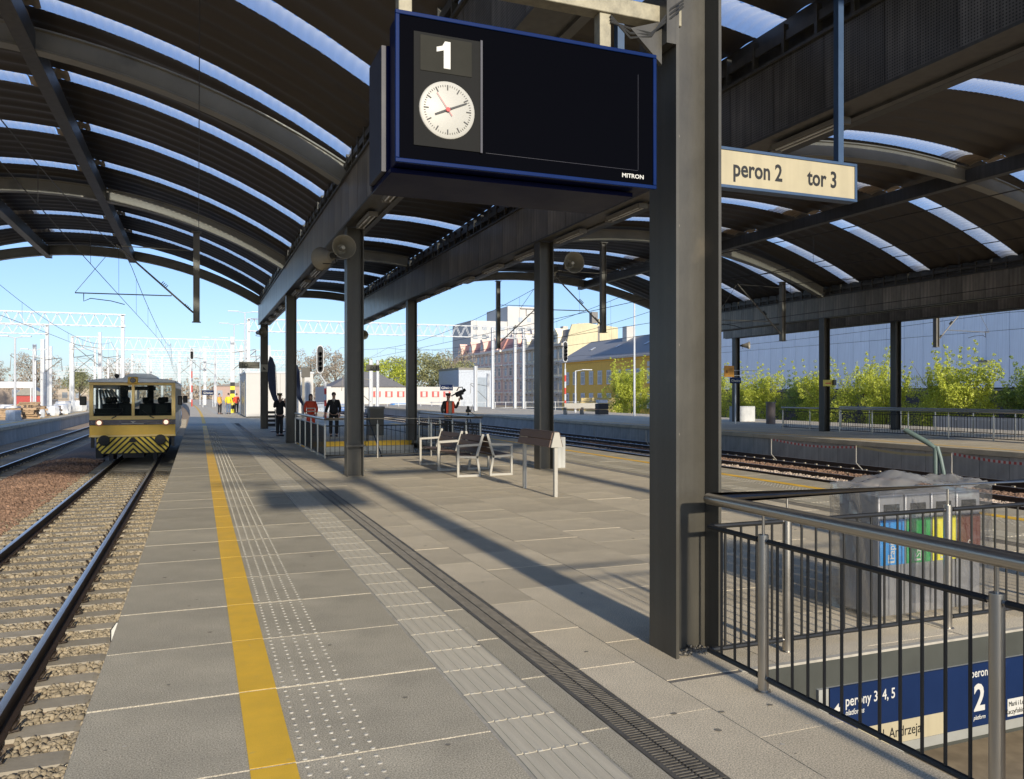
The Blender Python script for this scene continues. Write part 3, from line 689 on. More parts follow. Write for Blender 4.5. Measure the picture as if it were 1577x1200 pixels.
ar = M(); ar.bar((1.2, .38, .84), (-1.6, .38, .84), .11, .11); part('bracket_arm', ar, MT['rust'], D, bevel=.006)
ar = M(); ar.box(.60, .68, .34, .42, .405, .79); ar.box(-.70, -.62, .34, .42, .405, .79); part('hanger_stub', ar, MT['rust'], D, bevel=.004)
ar = M(); ar.box(1.03, 1.10, .24, .58, .62, 1.02); ar.prism([(.80, .70), (1.03, .50), (1.03, .78)], .30, .33, 'y'); part('mounting_plate', ar, MT['steel'], D)
cb = M()
for i in range(3): cb.tube([(.67, .33, .73+.02*i), (.8, .31, .70-.03*i), (.95, .30, .69-.01*i), (1.06, .24, .78+.03*i), (1.14, .22, .86+.02*i)], .0075, 6)
part('cables', cb, MT['horndark'], D)

# ------------------------------------------------------------------ peron 2 tor 3 sign
S = thing('platform_sign', 'cream sign peron 2 tor 3 in a blue frame right of the huge column', 'sign', (4.96, 6.6, 3.94))
part('sign_face', M().box(-1.47, 1.47, -.05, .05, -.17, .17), MT['cream'], S)
fr = M(); fr.box(-1.5, 1.5, -.06, .06, .17, .20); fr.box(-1.5, 1.5, -.06, .06, -.20, -.17); fr.box(-1.5, -1.47, -.06, .06, -.17, .17); fr.box(1.47, 1.5, -.06, .06, -.17, .17)
part('sign_frame', fr, MT['frame_blue'], S, bevel=.003)
text('peron 2', .235, (-.07, -.0515, -.075), MT['black'], S, thick=.001, bold=.0052, sx=.80)
text('tor 3', .235, (.85, -.0515, -.075), MT['black'], S, thick=.001, bold=.0052, sx=.80)
for px_ in (1.27, -1.34): part('hanging_post', M().box(px_, px_+.07, -.035, .035, .20, 2.8), MT['frame_blue'], S)

# ------------------------------------------------------------------ signs on the stair fascia
S = thing('stair_signboard', 'navy wayfinding board with perony 3, 4, 5 and peron 2 below the stair edge', 'sign', (0, 4.09, 0))
part('backing', M().box(3.72, 7.2, -.0, .03, -.70, -.187), mat('sign_backing', (.30, .30, .27), .5), S)
part('navy_panel', M().box(3.80, 5.305, -.012, -.0005, -.625, -.183), MT['navy'], S)
part('navy_panel', M().box(5.34, 6.5, -.012, -.0005, -.625, -.183), MT['navy'], S)
part('divider', M().box(5.307, 5.325, -.014, -.0005, -.625, -.183), MT['wprint'], S)
part('cream_panel', M().box(4.02, 4.80, -.015, -.0125, -.622, -.475), MT['cream'], S)
part('white_panel', M().box(5.42, 6.4, -.015, -.0125, -.60, -.475), MT['wprint'], S)
f = -.0135
text('perony 3, 4, 5', .098, (3.925, f, -.315), MT['wprint'], S, thick=.0006, bold=.0012, sx=.78)
text('platforms', .052, (3.925, f, -.375), MT['wprint'], S, thick=.0006, bold=.0006, sx=.8, shear=.25)
arw = M(); arw.prism([(3.825, -.325), (3.87, -.285), (3.87, -.312), (3.905, -.312), (3.905, -.338), (3.87, -.338), (3.87, -.365)], -.0145, -.0125, 'y'); part('arrow', arw, MT['wprint'], S)
text('ul. Andrzeja', .10, (4.20, -.0165, -.580), MT['black'], S, thick=.0006, sx=.80)
text('peron', .085, (5.14, f, -.275), MT['wprint'], S, thick=.0006, bold=.001, sx=.82, align='CENTER')
text('2', .26, (5.14, f, -.51), MT['wprint'], S, thick=.0006, bold=.007, sx=.85, align='CENTER')
text('platform', .042, (5.14, f, -.575), MT['wprint'], S, thick=.0006, bold=.0006, sx=.8, align='CENTER', shear=.25)
text('dworzec', .085, (5.62, f, -.265), MT['wprint'], S, thick=.0006, bold=.001, sx=.82)
text('Marii i Lecha', .05, (5.43, -.0165, -.528), MT['black'], S, thick=.0006, sx=.82); text('Kaczyńskich', .05, (5.40, -.0165, -.583), MT['black'], S, thick=.0006, sx=.82)

# ------------------------------------------------------------------ railings
def railing(pts, lab, posts, rail_z=1.05, dense=.118, name='stair_railing', skip_top=False, group='stainless stair railings'):
    t = thing(name, lab, 'railing', (pts[0][0], pts[0][1], 0), group=group); o = Vector((pts[0][0], pts[0][1], 0))
    P = [Vector((*p, 0))-o for p in pts]
    m = M(); m.tube([p+Vector((0, 0, rail_z)) for p in P], .037, 16); part('handrail', m, MT['ssteel'], t)
    pm = M().lathe([(0, .905), (.030, .905), (.0305, .90), (.0305, .006), (.045, .004), (.045, .0), (0, 0)], 'z', n=18).mesh('post', MT['ssteel'])
    pin = M().tube([(0, 0, .90), (0, 0, rail_z-.03)], .0085, 8).mesh('post_pin', MT['ssteel'])
    bal = M().tube([(0, 0, .09), (0, 0, .865)], .0085, 6).mesh('baluster', MT['railblack'])
    for si, (a, b) in enumerate(zip(P[:-1], P[1:])):
        L_ = (b-a).length; d = (b-a)/L_; ps_ = [q for q in posts[si]]
        for q in ps_:
            p = a+d*q; po = part('post', pm, None, t, p); part('post_pin', pin, None, po)
        ends = [0]+ps_+[L_]
        rl = M()
        for u, v_ in zip(ends[:-1], ends[1:]):
            rl_ = []
            g0 = .045 if u > 0 else 0; g1 = .045 if v_ < L_ else 0
            if v_-u < .2: continue
            for z in (.08, .87): part('infill_rail', M().tube([a+d*(u+g0)+Vector((0, 0, z)), a+d*(v_-g1)+Vector((0, 0, z))], .0165, 8), MT['railblack'], t)
            k = max(1, round((v_-u)/dense)); 
            for i in range(1, k):
                if bcount[0] < 300 or dense > 1: part('baluster', bal, None, t, a+d*(u+(v_-u)*i/k)); bcount[0] += 1
                else: rl.tube([a+d*(u+(v_-u)*i/k)+Vector((0, 0, .09)), a+d*(u+(v_-u)*i/k)+Vector((0, 0, .865))], .0085, 5)
        if rl.v: part('balusters_far', rl, MT['railblack'], t, kind='stuff')
        ft = M()
        for q in ps_:
            for z in (.08, .87):
                for s in (-1, 1):
                    p = a+d*(q+s*.040)+Vector((0, 0, z)); ft.tube([p-d*.012, p+d*.012], .010, 6)
        if ft.v: part('fixing_bolts', ft, MT['ssteel'], t, kind='stuff')
    return t
bcount = [0]
railing([(3.05, -5.0), (3.05, 4.33), (7.55, 4.33), (7.55, -5.0)], 'near stainless railing with black balusters around the foreground stair opening',
        [[.1+1.462*k+.0 for k in range(0)]+[9.33-.53-1.46*k for k in range(5, -1, -1)], [.62+1.465*k for k in range(3)], [.5+1.465*k for k in range(4)]])
bcount[0] = 0
railing([(3.14, 28.6), (3.14, 21.62), (7.52, 21.62), (7.52, 28.6)], 'railing around the second stair opening in the middle distance', [[.05, 1.4, 2.8, 4.2, 5.6, 6.95], [1.4, 2.9, 4.35], [1.4, 2.8, 4.2, 5.6, 6.9]], dense=.125)
bcount[0] = 260
railing([(27.6, 32.5), (27.2, 32.5), (27.2, 12.5)], 'front railing on the opposite platform before the shrubs', [[], [.1+1.9*k for k in range(11)]], dense=.14)
railing([(30.9, 32.5), (30.9, 12.5)], 'rear railing on the opposite platform before the shrubs', [[.1+1.9*k for k in range(11)]], dense=.14)
t = thing('stair_handrail', 'slanting handrail going down into the second stair opening', 'handrail', (5.7, 21.8, 0))
m = M(); m.tube([(0, 7.3, 1.0), (0, 0, -2.8)], .025, 8); m.tube([(0, 7.2, 1.0), (0, 7.2, 0)], .022, 8); m.tube([(0, 7.2, 1.0), (0, 8.2, 1.0), (0, 8.2, 0)], .022, 8); part('rail_tube', m, MT['railblack'], t)

# ------------------------------------------------------------------ benches and lean board
def bench(loc, rz, lab):
    t = thing('bench', lab, 'bench', loc, rz, group='slatted platform benches with pale frames')
    # runs along local Y (1.35), faces -X
    L_ = 1.45
    for y in (0, L_):
        m = M(); h = .045
        for a, b in (((-.30, 0, .0225), (.22, 0, .0225)), ((-.2775, 0, .045), (-.2775, 0, .64)), ((-.30, 0, .6425), (.19, 0, .6625)), ((-.255, 0, .42), (.16, 0, .40)), ((.1975, 0, .045), (.13, 0, .44))):
            m.bar((a[0], y, a[2]), (b[0], y, b[2]), .05, .045, up=(0, 1, 0))
        m.bar((.13, y, .42), (.27, y, .88), .05, .045, up=(0, 1, 0))
        part('side_frame', m, MT['white_paint'], t, bevel=.006)
    for i in range(4): part('seat_slat', M().box(-.25+.10*i, -.158+.10*i, .03, L_-.03, .43-.004*i, .455-.004*i), MT['wood'], t, bevel=.004)
    for i in range(3):
        z = .50+.12*i; x = .145+.14*(z-.42)/.46
        m = M(); rt = Matrix.Rotation(R(17), 3, 'Y'); m.box(-.012, .012, .03, L_-.03, -.055, .055, rot=rt); part('back_slat', m, MT['wood'], t, (x, 0, z+.03), bevel=.004)
    part('crossbar', M().box(-.05, .0, .03, L_-.03, .36, .40), MT['white_paint'], t)
    return t
bench((5.28, 15.85, 0), 0, 'nearer left bench facing the left track, in front of its pair')
bench((5.33, 17.42, 0), R(2), 'further left bench, behind and left of the nearer one')
bench((5.97, 15.9, 0), PI, 'bench turned to the right track, back to back with the nearer one').location = (5.93, 17.35, 0)
t = thing('lean_board', 'two-legged lean board with brown slats and pale triangular end', 'lean rail', (5.56, 12.2, 0))
for y in (0.02, 1.38): part('leg', M().box(-.03, .03, y-.03, y+.03, 0, .84), MT['white_paint'], t, bevel=.004)
for y0_ in (-.04, 1.402): part('end_plate', M().prism([(-.105, .83), (.105, .83), (.04, 1.08), (-.04, 1.08)], y0_, y0_+.038, 'y'), MT['white_paint'], t, bevel=.003)
for s_ in (-1, 1):
    for i in range(2):
        rt = Matrix.Rotation(R(-s_*14.5), 3, 'Y'); m = M().box(-.012, .012, 0.0, 1.40, -.060, .060, rot=rt); part('slat', m, MT['wood'], t, (s_*(.106-.034*i), 0, .892+.128*i), bevel=.003)
part('top_slat', M().box(-.04, .04, .002, 1.398, 1.078, 1.09), MT['wood'], t)

# ------------------------------------------------------------------ wrapped waste bins
B = thing('recycling_station', 'sorting bins wrapped in clear plastic with coloured fronts behind the near railing', 'recycling bins', (4.78, 4.62, 0))
gb = mat('bin_steel', (.36, .36, .37), .35, .5, var=.15)
for i, (c, tx, sub) in enumerate((((.02, .25, .62), 'Papier', 'paper'), ((.02, .30, .07), 'Szkło', 'glass'), ((.75, .68, .03), 'Metale i tworzywa', 'sztuczne'), ((.12, .03, .018), 'Bio', 'bio'))):
    x = .01+i*.27
    b_ = part('bin_body', M().box(x, x+.255, 0.02, .42, .03, .95), gb, B, bevel=.008)
    part('colour_panel', M().box(x+.005, x+.25, .012, .019, .42, .76), mat('panel_'+sub, c, .35, var=.05), B)
    part('opening', M().box(x+.05, x+.20, .010, .018, .80, .88), MT['black'], B)
    text(tx, .085 if i != 2 else .04, (x+.15, .0105, .46 if i != 2 else .44), MT['wprint'] if i != 2 else MT['black'], B, rot=(PI/2, -PI/2, 0), thick=.0006, bold=.001, sx=.9)
    if i < 3: part('pictogram', M().box(x+.085, x+.15, .010, .0115, .435, .45).box(x+.085, x+.09, .010, .0115, .45, .50).box(x+.145, x+.15, .010, .0115, .45, .50), MT['wprint'], B)
film = bmesh.new()
rs = random.Random(3)
def filmf(u, v):  # wrapped around four sides
    per = [(-.05, -.05), (1.13, -.05), (1.13, .47), (-.05, .47), (-.05, -.05)]
    s_ = u*4; i = min(3, int(s_)); f_ = s_-i; a, b = per[i], per[i+1]
    x = a[0]+(b[0]-a[0])*f_; y = a[1]+(b[1]-a[1])*f_; w_ = .012*math.sin(u*57+v*3)+.010*math.sin(v*21+u*31)+.006*math.sin(u*141+v*9)
    return (x+w_*(1 if i in (1, 3) else .3), y+w_*(1 if i in (0, 2) else .3), .02+v*.99)
m = M().grid(filmf, [i/80 for i in range(81)], [i/14 for i in range(15)]); part('plastic_wrap', m, MT['plastic'], B)
def topf(u, v):
    x = -.06+u*1.2; y = -.06+v*.55; pk = .115*max(0, 1-abs(u-.40)/.30)*(1-abs(v-.5)*1.3)+.06*max(0, 1-abs(u-.93)/.09)*(1-abs(v-.4))
    return (x, y, 1.0+pk+.012*math.sin(u*23+v*7)+.008*math.sin(v*17-u*9)+.006*math.sin(u*71+v*40))
m = M().grid(topf, [i/40 for i in range(41)], [i/16 for i in range(17)]); part('plastic_top', m, glassmat('plastic_crumpled', (.85, .85, .84), gloss=.14, rough=.2, diff=.6, dcol=(.85, .82, .76)), B)

# ------------------------------------------------------------------ catenary
MT['galv'] = mat('galvanised_post', (.20, .19, .165), .5, .3, var=.2); MT['wire'] = mat('wire', (.03, .028, .026), .5, .5, var=0)
def hanger(x, y, z0, z1, lab, cant=None):
    t = thing('catenary_hanger', lab, 'catenary post', (x, y, 0), group='steel drop posts hanging from the roof arches')
    m = M(); m.box(-.105, -.09, -.1, .1, z0, z1); m.box(.09, .105, -.1, .1, z0, z1); m.box(-.09, .09, -.008, .008, z0, z1); part('drop_post', m, MT['galv'], t)
    part('end_plate', M().box(-.14, .14, -.13, .13, z0-.02, z0), MT['galv'], t); part('head_plate', M().box(-.16, .16, -.15, .15, z1, z1+.02), MT['galv'], t)
    if cant is not None:
        s = cant; m = M(); m.tube([(s*.1, 0, z0+.31), (s*2.45, 0, z0+2.45)], .030, 8); m.tube([(s*.1, 0, z0+2.4), (s*2.3, 0, z0+2.42)], .017, 6); m.tube([(s*.78, 0, z0+.93), (s*.78, .0, z0+.85), (s*3.65, 0, z0+.82)], .020, 6)
        m.tube([(s*2.5, 0, z0+2.4), (s*3.65, 0, z0+.83)], .009, 5); part('cantilever', m, MT['galv'], t)
        m = M(); m.tube([(s*3.4, 0, z0+.80), (s*3.4, 0, z0+.56), (s*3.2, 0, z0+.66), (s*2.6, 0, z0+.60), (s*2.2, 0, z0+.50)], .014, 6); part('registration_arm', m, MT['wire'], t)
        m = M()
        for (a, b) in ((.22, .44), (.92, 1.16)):
            p0 = Vector((s*a, 0, z0+b)); 
            for k in range(4): q = p0+Vector((s*.045*k, 0, .041*k)); d = Vector((s, 0, .9)).normalized(); m.tube([q-d*.008, q+d*.008], .05, 8)
        part('insulator', m, MT['horndark'], t)
    return t
hanger(-.05, 29.27, 4.17, 7.2, 'drop post at the left vault carrying the cantilever over the near track', -1)
hanger(15.45, 29.27, 4.25, 7.9, 'drop post in the right vault beside the second right column', -1)
hanger(15.45, 41.6, 4.25, 7.95, 'drop post at the roof end of the right vault left of the second right column', 1)
hanger(24.55, 29.27, 4.12, 6.75, 'drop post at the right side of the right vault before the blue hall', -1)
hanger(33.94, 29.27, 4.05, 5.6, 'short drop post beyond the rear girder before the blue hall', 1)
part('support_arm', M().box(31.7, 34.3, 29.1, 29.4, 5.6, 5.9), MT['girder'], None); tag(bpy.data.objects['support_arm'], 'steel arm reaching from the rear girder to the short drop post', 'beam')
def wires(name, x, z0, lab, y0=-12, y1=250, zm=1.6, span=49.2, ph=29.27-49.2*2, sway=.2):
    t = thing('overhead_line', lab, 'overhead line', (x, 0, 0), group='overhead catenary lines above the tracks')
    n = 60; pts = []; top = []; dr = M()
    Y = [y0+(y1-y0)*i/110 for i in range(111)]
    def zt(y): u = ((y-ph) % span)/span; return z0+zm-(zm-.45)*4*u*(1-u)
    def xo(y): u = ((y-ph)/span); return sway*math.sin(PI*u)+bend(y)
    m = M(); m.tube([(xo(y), y, z0) for y in Y], .010, 4, False); part('contact_wire', m, MT['wire'], t)
    m = M(); m.tube([(xo(y), y, zt(y)) for y in Y], .011, 4, False); part('messenger_wire', m, MT['wire'], t)
    y = y0+2
    while y < y1: dr.tube([(xo(y), y, z0), (xo(y), y, zt(y))], .005, 3, False); y += 6.1
    part('dropper', dr, MT['wire'], t)
wires('a', -2.17, 4.68, 'overhead line above the near left track and rail car')
wires('b', -6.98, 4.68, 'overhead line above the leftmost track')
wires('c', 13.1, 4.68, 'overhead line above the track right of the platform', y1=200)
wires('d', 17.62, 4.7, 'overhead line above the middle right track', y1=200)
wires('e', 20.9, 4.68, 'overhead line above the track beneath the opposite platform', y1=200)
wires('f', 38.5, 5.0, 'overhead line beyond the opposite platform before the blue hall', y1=120, zm=.9)
t = thing('feeder_cable', 'thin straight cable running under the left vault past the drop post', 'cable', (0, 0, 0)); part('cable', M().tube([(.02, 2, 7.28), (.02, 41, 7.28)], .008, 4), MT['wire'], t)

# ------------------------------------------------------------------ small signs on columns
def arrow_sign(x0, x1, y, z0, z1, lab, right):
    t = thing('direction_sign', lab, 'sign', ((x0+x1)/2, y, (z0+z1)/2)); w2 = (x1-x0)/2; h2 = (z1-z0)/2
    part('sign_panel', M().box(-w2, w2, -.04, .04, -h2, h2), mat('sign_grey_cream', (.34, .31, .24), .5), t, bevel=.004)
    text('D', .26, ((-.25 if not right else -.14), -.043, -.09), MT['black'], t, thick=.001); ax = -w2+.18 if not right else w2-.16
    m = M(); m.box(ax-.012, ax+.012, -.043, -.0405, -.10, .08); m.prism([(ax-.06, .03), (ax, .10), (ax+.06, .03), (ax, .055)], -.043, -.0405, 'y'); part('arrow', m, MT['black'], t)
    if not right: text('przejście', .11, (.05, -.043, -.04), MT['black'], t, thick=.001)
arrow_sign(1.86, 2.83, 41.4, 2.98, 3.3, 'long cream direction sign with D and an up arrow on the last left column', False)
arrow_sign(8.1, 8.78, 41.4, 2.92, 3.24, 'short cream sign with D and an up arrow beyond the second left column', True)
t = thing('pictogram_sign', 'small square cream sign on the face of the last left column', 'sign', (3.05, 41.38, 3.0)); part('sign_panel', M().box(-.17, .17, -.02, .02, -.18, .18), mat('sign_sq', (.36, .33, .26), .5), t)
part('pictogram', M().prism([(-.06, -.08), (.08, -.08), (-.06, .08)], -.024, -.0205, 'y'), MT['black'], t)
def name_sign(x, y, z, w, h, lab, post, txt='Gliwice', rz=0):
    t = thing('station_name_sign', lab, 'sign', (x, y, 0), rz, group='navy station name signs')
    part('sign_panel', M().box(-w/2, w/2, -.03, .03, z, z+h), MT['navy'], t)
    text(txt, h*.62, (0, -.034, z+h*.25), MT['wprint'], t, thick=.001, bold=.002, align='CENTER')
    m = M()
    for p in post: m.box(p-.035, p+.035, -.03, .03, 0, z if p == 0 else z+h)
    part('post', m, MT['white'], t)
name_sign(29.45, 39.2, 2.35, .75, .34, 'navy station name sign on a white post before the far column of the opposite platform', [0])
name_sign(31.5, 105, 2.2, 1.8, .8, 'navy station name sign before the pink tenement', [-.9, .9])
name_sign(1.2, 112, 1.6, 1.45, .62, 'navy station name sign beyond the white kiosk, on the left', [-.6, .6])
t = thing('warning_board', 'orange notice board with printed lines left of the far opposite column', 'notice board', (29.1, 39.3, 0)); part('board', M().box(-.36, .32, -.02, .02, 2.72, 3.38), mat('orange_board', (.75, .33, .03), .5, var=.05), t)
m = M()
for i in range(6): m.box(-.02 if i != 5 else -.1, .26, -.024, -.0205, 3.22-.075*i, 3.24-.075*i)
m.box(-.30, -.10, -.024, -.0205, 2.95, 2.965); m.prism([(-.28, 2.98), (-.12, 2.98), (-.2, 3.15)], -.024, -.0205, 'y'); part('print', m, mat('brown_print', (.25, .08, .01), .5), t)
part('bracket', M().box(.32, 2.0, .0, .03, 3.10, 3.13).box(.32, 2.0, .0, .03, 2.80, 2.83), MT['white'], t)
t = thing('yellow_notice', 'small yellow notice fixed to the front column of the opposite platform', 'notice', (26.95, 29.05, 2.25)); part('plate', M().box(-.30, .22, -.03, -.01, -.17, .12), mat('yellow_plate', (.62, .52, .08), .5), t); part('print', M().box(-.18, .14, -.034, -.0305, -.06, -.01), MT['red'], t)
part('speaker_box', M().box(.24, .40, -.1, .1, -.12, .12), MT['steel'], t)
t = thing('litter_bin', 'round brown litter bin on the opposite platform before the shrubs', 'litter bin', (30.7, 37.6, 0)); part('bin_body', M().lathe([(0, 0), (.26, 0), (.26, 1.25), (.23, 1.25), (.23, .9), (0, .9)], 'z', n=20), mat('bin_brown', (.20, .15, .13), .6), t); part('rim', M().lathe([(.262, 1.2), (.275, 1.2), (.275, 1.27), (.235, 1.27), (.235, 1.251)], 'z', n=20), MT['galv'], t)
t = thing('foundation_block', 'square pale concrete block beside the far column of the opposite platform', 'concrete block', (32.0, 41.9, 0)); part('block', M().box(-.75, .75, -.3, .3, 0, .95), mat('blockpale', (.48, .49, .49), .8), t)

# barrier with tape and pipe between the right tracks
t = thing('barrier_tape', 'red and white striped tape strung on bent rods between the right tracks', 'barrier tape', (0, 0, 0))
PT = [(20.3, 46.0), (20.3, 39.5), (20.3, 34.0), (20.3, 29.2), (20.2, 24.7), (20.2, 20.5), (20.2, 16.9), (20.1, 13.5), (20.1, 10)]
for x, y in PT: part('rod', M().tube([(x+.05, y-.45, -.93), (x, y, -.55), (x, y, .02)], .016, 6), MT['white_paint'], t)
r_, w_, yy_ = M(), M(), M()
for i in range(4, len(PT)-1):
    a = Vector((*PT[i], .0)); b = Vector((*PT[i+1], -.04)); n = 44
    for k in range(n):
        p = a.lerp(b, k/n); q = a.lerp(b, (k+1)/n); sg = -.10*math.sin(PI*k/n); sg2 = -.10*math.sin(PI*(k+1)/n)
        tgt = (r_ if k % 2 else w_) if i != 5 else yy_
        tgt.add([(p.x, p.y, p.z+sg-.03), (q.x, q.y, q.z+sg2-.03), (q.x, q.y, q.z+sg2+.045), (p.x, p.y, p.z+sg+.045), (p.x+.004, p.y, p.z+sg-.03), (q.x+.004, q.y, q.z+sg2-.03), (q.x+.004, q.y, q.z+sg2+.045), (p.x+.004, p.y, p.z+sg+.045)], [(0, 1, 2, 3), (7, 6, 5, 4), (0, 1, 5, 4), (2, 3, 7, 6)])
part('red_stripes', r_, mat('tape_red', (.55, .10, .08), .5), t); part('white_stripes', w_, mat('tape_white', (.6, .56, .52), .5), t); part('yellow_tape', yy_, mat('tape_yellow', (.50, .42, .22), .5), t)
t = thing('drain_pipe', 'green grey bent pipe standing by the track behind the wrapped bins', 'pipe', (19.0, 16.4, -.93)); gp = mat('pipe_green', (.12, .17, .155), .5, var=.2)
part('pipe', M().tube([(0, 0, 0), (0, 0, 1.15), (-.08, .25, 1.32), (-.2, .85, 1.62)], .075, 12), gp, t); part('hose', M().tube([(.05, -.2, 0), (.03, -.22, .5), (.03, -.12, .9), (.0, -.04, 1.2)], .055, 10), gp, t)

# ------------------------------------------------------------------ rail car
T = thing('rail_car', 'yellow inspection rail car with black and yellow chevron apron and lit headlights', 'rail car', (-2.2, 32.2, -.76))
och = mat('train_ochre', (.85, .50, .045), .35, var=.08); pale = mat('train_pale_yellow', (.92, .64, .22), .4, var=.08); silver = mat('train_roof', (.36, .40, .46), .35, .4, var=.1); drk = mat('train_dark', (.012, .012, .014), .6); chy = mat('chevron_yellow', (.88, .64, .07), .5, var=.15); twh = mat('train_white_side', (.62, .62, .60), .4)
H2 = 1.42; LN = 11.5
part('lower_front', M().box(-H2, H2, 0, .12, .95, 1.36), och, T, bevel=.02); part('lower_lip', M().box(-H2-.01, H2+.01, -.015, .10, .93, 1.0), pale, T, bevel=.01)
part('navy_band', M().box(-H2-.004, H2+.004, -.006, .11, 1.362, 1.545), MT['navyglass'], T)
emb = M(); emb.prism([(-.09, 1.49), (.0, 1.475), (.09, 1.49), (.03, 1.46), (0, 1.44), (-.03, 1.46)], -.012, -.0065, 'y'); emb.box(-.38, .36, -.012, -.0065, 1.40, 1.412)
part('emblem', emb, MT['wprint'], T)
fr = M(); fr.box(-H2, H2, .0, .10, 1.547, 1.69); fr.box(-H2, -1.29, .0, .10, 1.691, 2.83); fr.box(1.29, H2, .0, .10, 1.691, 2.83); fr.box(-H2, H2, .0, .10, 2.80, 2.90); fr.box(-.05, .05, -.01, .09, 1.691, 2.80)
part('window_frame', fr, pale, T, bevel=.012)
for a, b in ((-1.29, -.05), (.05, 1.29)): part('windscreen', M().box(a, b, .03, .04, 1.69, 2.80), MT['glass'], T)
rf = M(); prof = [(-1.46, 2.90), (-1.44, 2.97), (-1.1, 3.03), (0, 3.07), (1.1, 3.03), (1.44, 2.97), (1.46, 2.90)]; rf.prism(prof, -.10, LN, 'y'); part('roof', rf, silver, T, bevel=.01)
dm_ = M(); dm_.prism([(-.38, 3.05), (-.30, 3.16), (-.1, 3.24), (.55, 3.24), (.75, 3.14), (.82, 3.05)], .5, 2.2, 'y'); part('roof_hatch', dm_, silver, T, bevel=.01)
hl = part('top_lamp', M().box(-.17, .17, -.13, .03, 2.85, 3.10), och, T, bevel=.02); part('lens', M().lathe([(0, -.15), (.09, -.15), (.10, -.132)], 'y', (0, 0, 2.98), n=16), MT['navyglass'], hl)
part('roof_horn', M().lathe([(.0, 0), (.08, 0), (.08, .2), (0, .2)], 'y', (-.55, .15, 3.14), n=12).box(-.58, -.52, .2, .26, 3.0, 3.1), drk, T)
lampM = bpy.data.materials.new('headlight_lit'); lampM.use_nodes = True; lb = lampM.node_tree.nodes['Principled BSDF']; lb.inputs['Emission Color'].default_value = (1, .72, .5, 1); lb.inputs['Emission Strength'].default_value = .7
ringM = mat('lamp_ring_red', (.50, .16, .07), .3)
for x in (-1.10, 1.10):
    h_ = part('headlight', M().lathe([(.08, -.045), (.125, -.045), (.13, -.01), (0, -.01)], 'y', (x, 0, 1.45), n=20), ringM, T); part('bulb', M().lathe([(0, -.05), (.06, -.045), (.09, -.02)], 'y', (x, 0, 1.45), n=16), lampM, h_)
ap = M(); ap.prism([(-1.22, .92), (1.22, .92), (1.16, .50), (1.02, .33), (-1.02, .33), (-1.16, .50)], .05, .08, 'y'); part('apron', ap, drk, T)
def chev():
    m = M(); 
    for k in range(-2, 9):
        for s in (-1, 1):
            # stripes rising towards the centre
            x0 = .16*2*k*.62; pts = []
            a = x0; b = x0+.115
            poly = [(a, .33), (b, .33), (b-.60*1.0, .93), (a-.60*1.0, .93)]
            # clip to the apron half
            def clip(poly, f):
                out = []
                for i in range(len(poly)):
                    p, q = poly[i], poly[(i+1) % len(poly)]; fp, fq = f(p), f(q)
                    if fp >= 0: out.append(p)
                    if fp*fq < 0: t_ = fp/(fp-fq); out.append((p[0]+(q[0]-p[0])*t_, p[1]+(q[1]-p[1])*t_))
                return out
            for f in (lambda p: p[0], lambda p: 1.19-p[0], lambda p: .915-p[1], lambda p: p[1]-.335, lambda p: (1.01+(p[1]-.33)*.85)-p[0]): 
                poly = clip(poly, f) if len(poly) > 2 else poly
            if len(poly) > 2: m.prism([(s*u, v_) for u, v_ in poly], .036, .052, 'y')
    return m
part('chevron_stripes', chev(), chy, T, smooth=False)
for x in (-.92, .92): part('buffer', M().lathe([(0, -.32), (.17, -.30), (.19, -.26), (.07, -.25), (.07, .05)], 'y', (x, 0, .82), n=18), drk, T)
part('coupler', M().box(-.06, .06, -.2, .05, .78, .9).box(-.1, .1, -.24, -.18, .74, .86), drk, T)
for x in (-.7175, .7175):
    for y in (1.6, 8.5): part('wheel', M().lathe([(0, -.065), (.36, -.065), (.36, .0), (.39, .01), (.39, .04), (0, .04)], 'x', (x, y, .37), n=24), MT['railside'], T)
part('undercarriage', M().box(-1.1, 1.1, .3, LN-.2, .28, .92).box(-1.25, -1.0, .35, 3, .15, .6).box(-.35, .35, .2, 1.6, .16, .4), drk, T)
part('rail_guard', M().box(-.80, -.66, .15, .2, .06, .4).box(.66, .80, .15, .2, .06, .4), drk, T)
sd = M()
for s in (-1, 1):
    X0, X1 = (s*H2, s*(H2-.05)) if s > 0 else (-H2, -H2+.05); X0, X1 = min(X0, X1), max(X0, X1)
    sd.box(X0, X1, .12, LN, .95, 1.75); sd.box(X0, X1, .12, LN, 2.70, 2.9)
    for y in (.12, 2.2, 3.4, 5.5, 7.6, 9.6, LN-.15): sd.box(X0, X1, y, y+.15, 1.75, 2.70)
part('side_wall', sd, twh, T); part('floor', M().box(-1.36, 1.36, .13, LN-.05, .94, 1.1), drk, T)
bk = M(); bk.box(-H2+.06, H2-.06, LN-.1, LN, .95, 1.75); bk.box(-H2+.06, -1.0, LN-.1, LN, 1.75, 2.9); bk.box(1.0, H2-.06, LN-.1, LN, 1.75, 2.9); bk.box(-.15, .15, LN-.1, LN, 1.75, 2.9); part('rear_wall', bk, drk, T)
part('dashboard', M().box(-1.34, 1.34, .12, .55, 1.45, 1.78).box(-1.3, -.4, .5, .9, 1.78, 1.95), drk, T)
seatM = mat('train_seat', (.02, .02, .022), .7)
for x, y in ((-.9, 1.3), (-.35, 1.6), (.35, 1.5), (.9, 1.2), (-.9, 3), (.4, 3.2), (.9, 4.8), (-.7, 5)):
    part('seat', M().box(x-.24, x+.24, y, y+.14, 1.5, 2.12).box(x-.13, x+.13, y, y+.12, 2.13, 2.36).box(x-.24, x+.24, y-.42, y, 1.45, 1.58), seatM, T, bevel=.05)
cu = M()
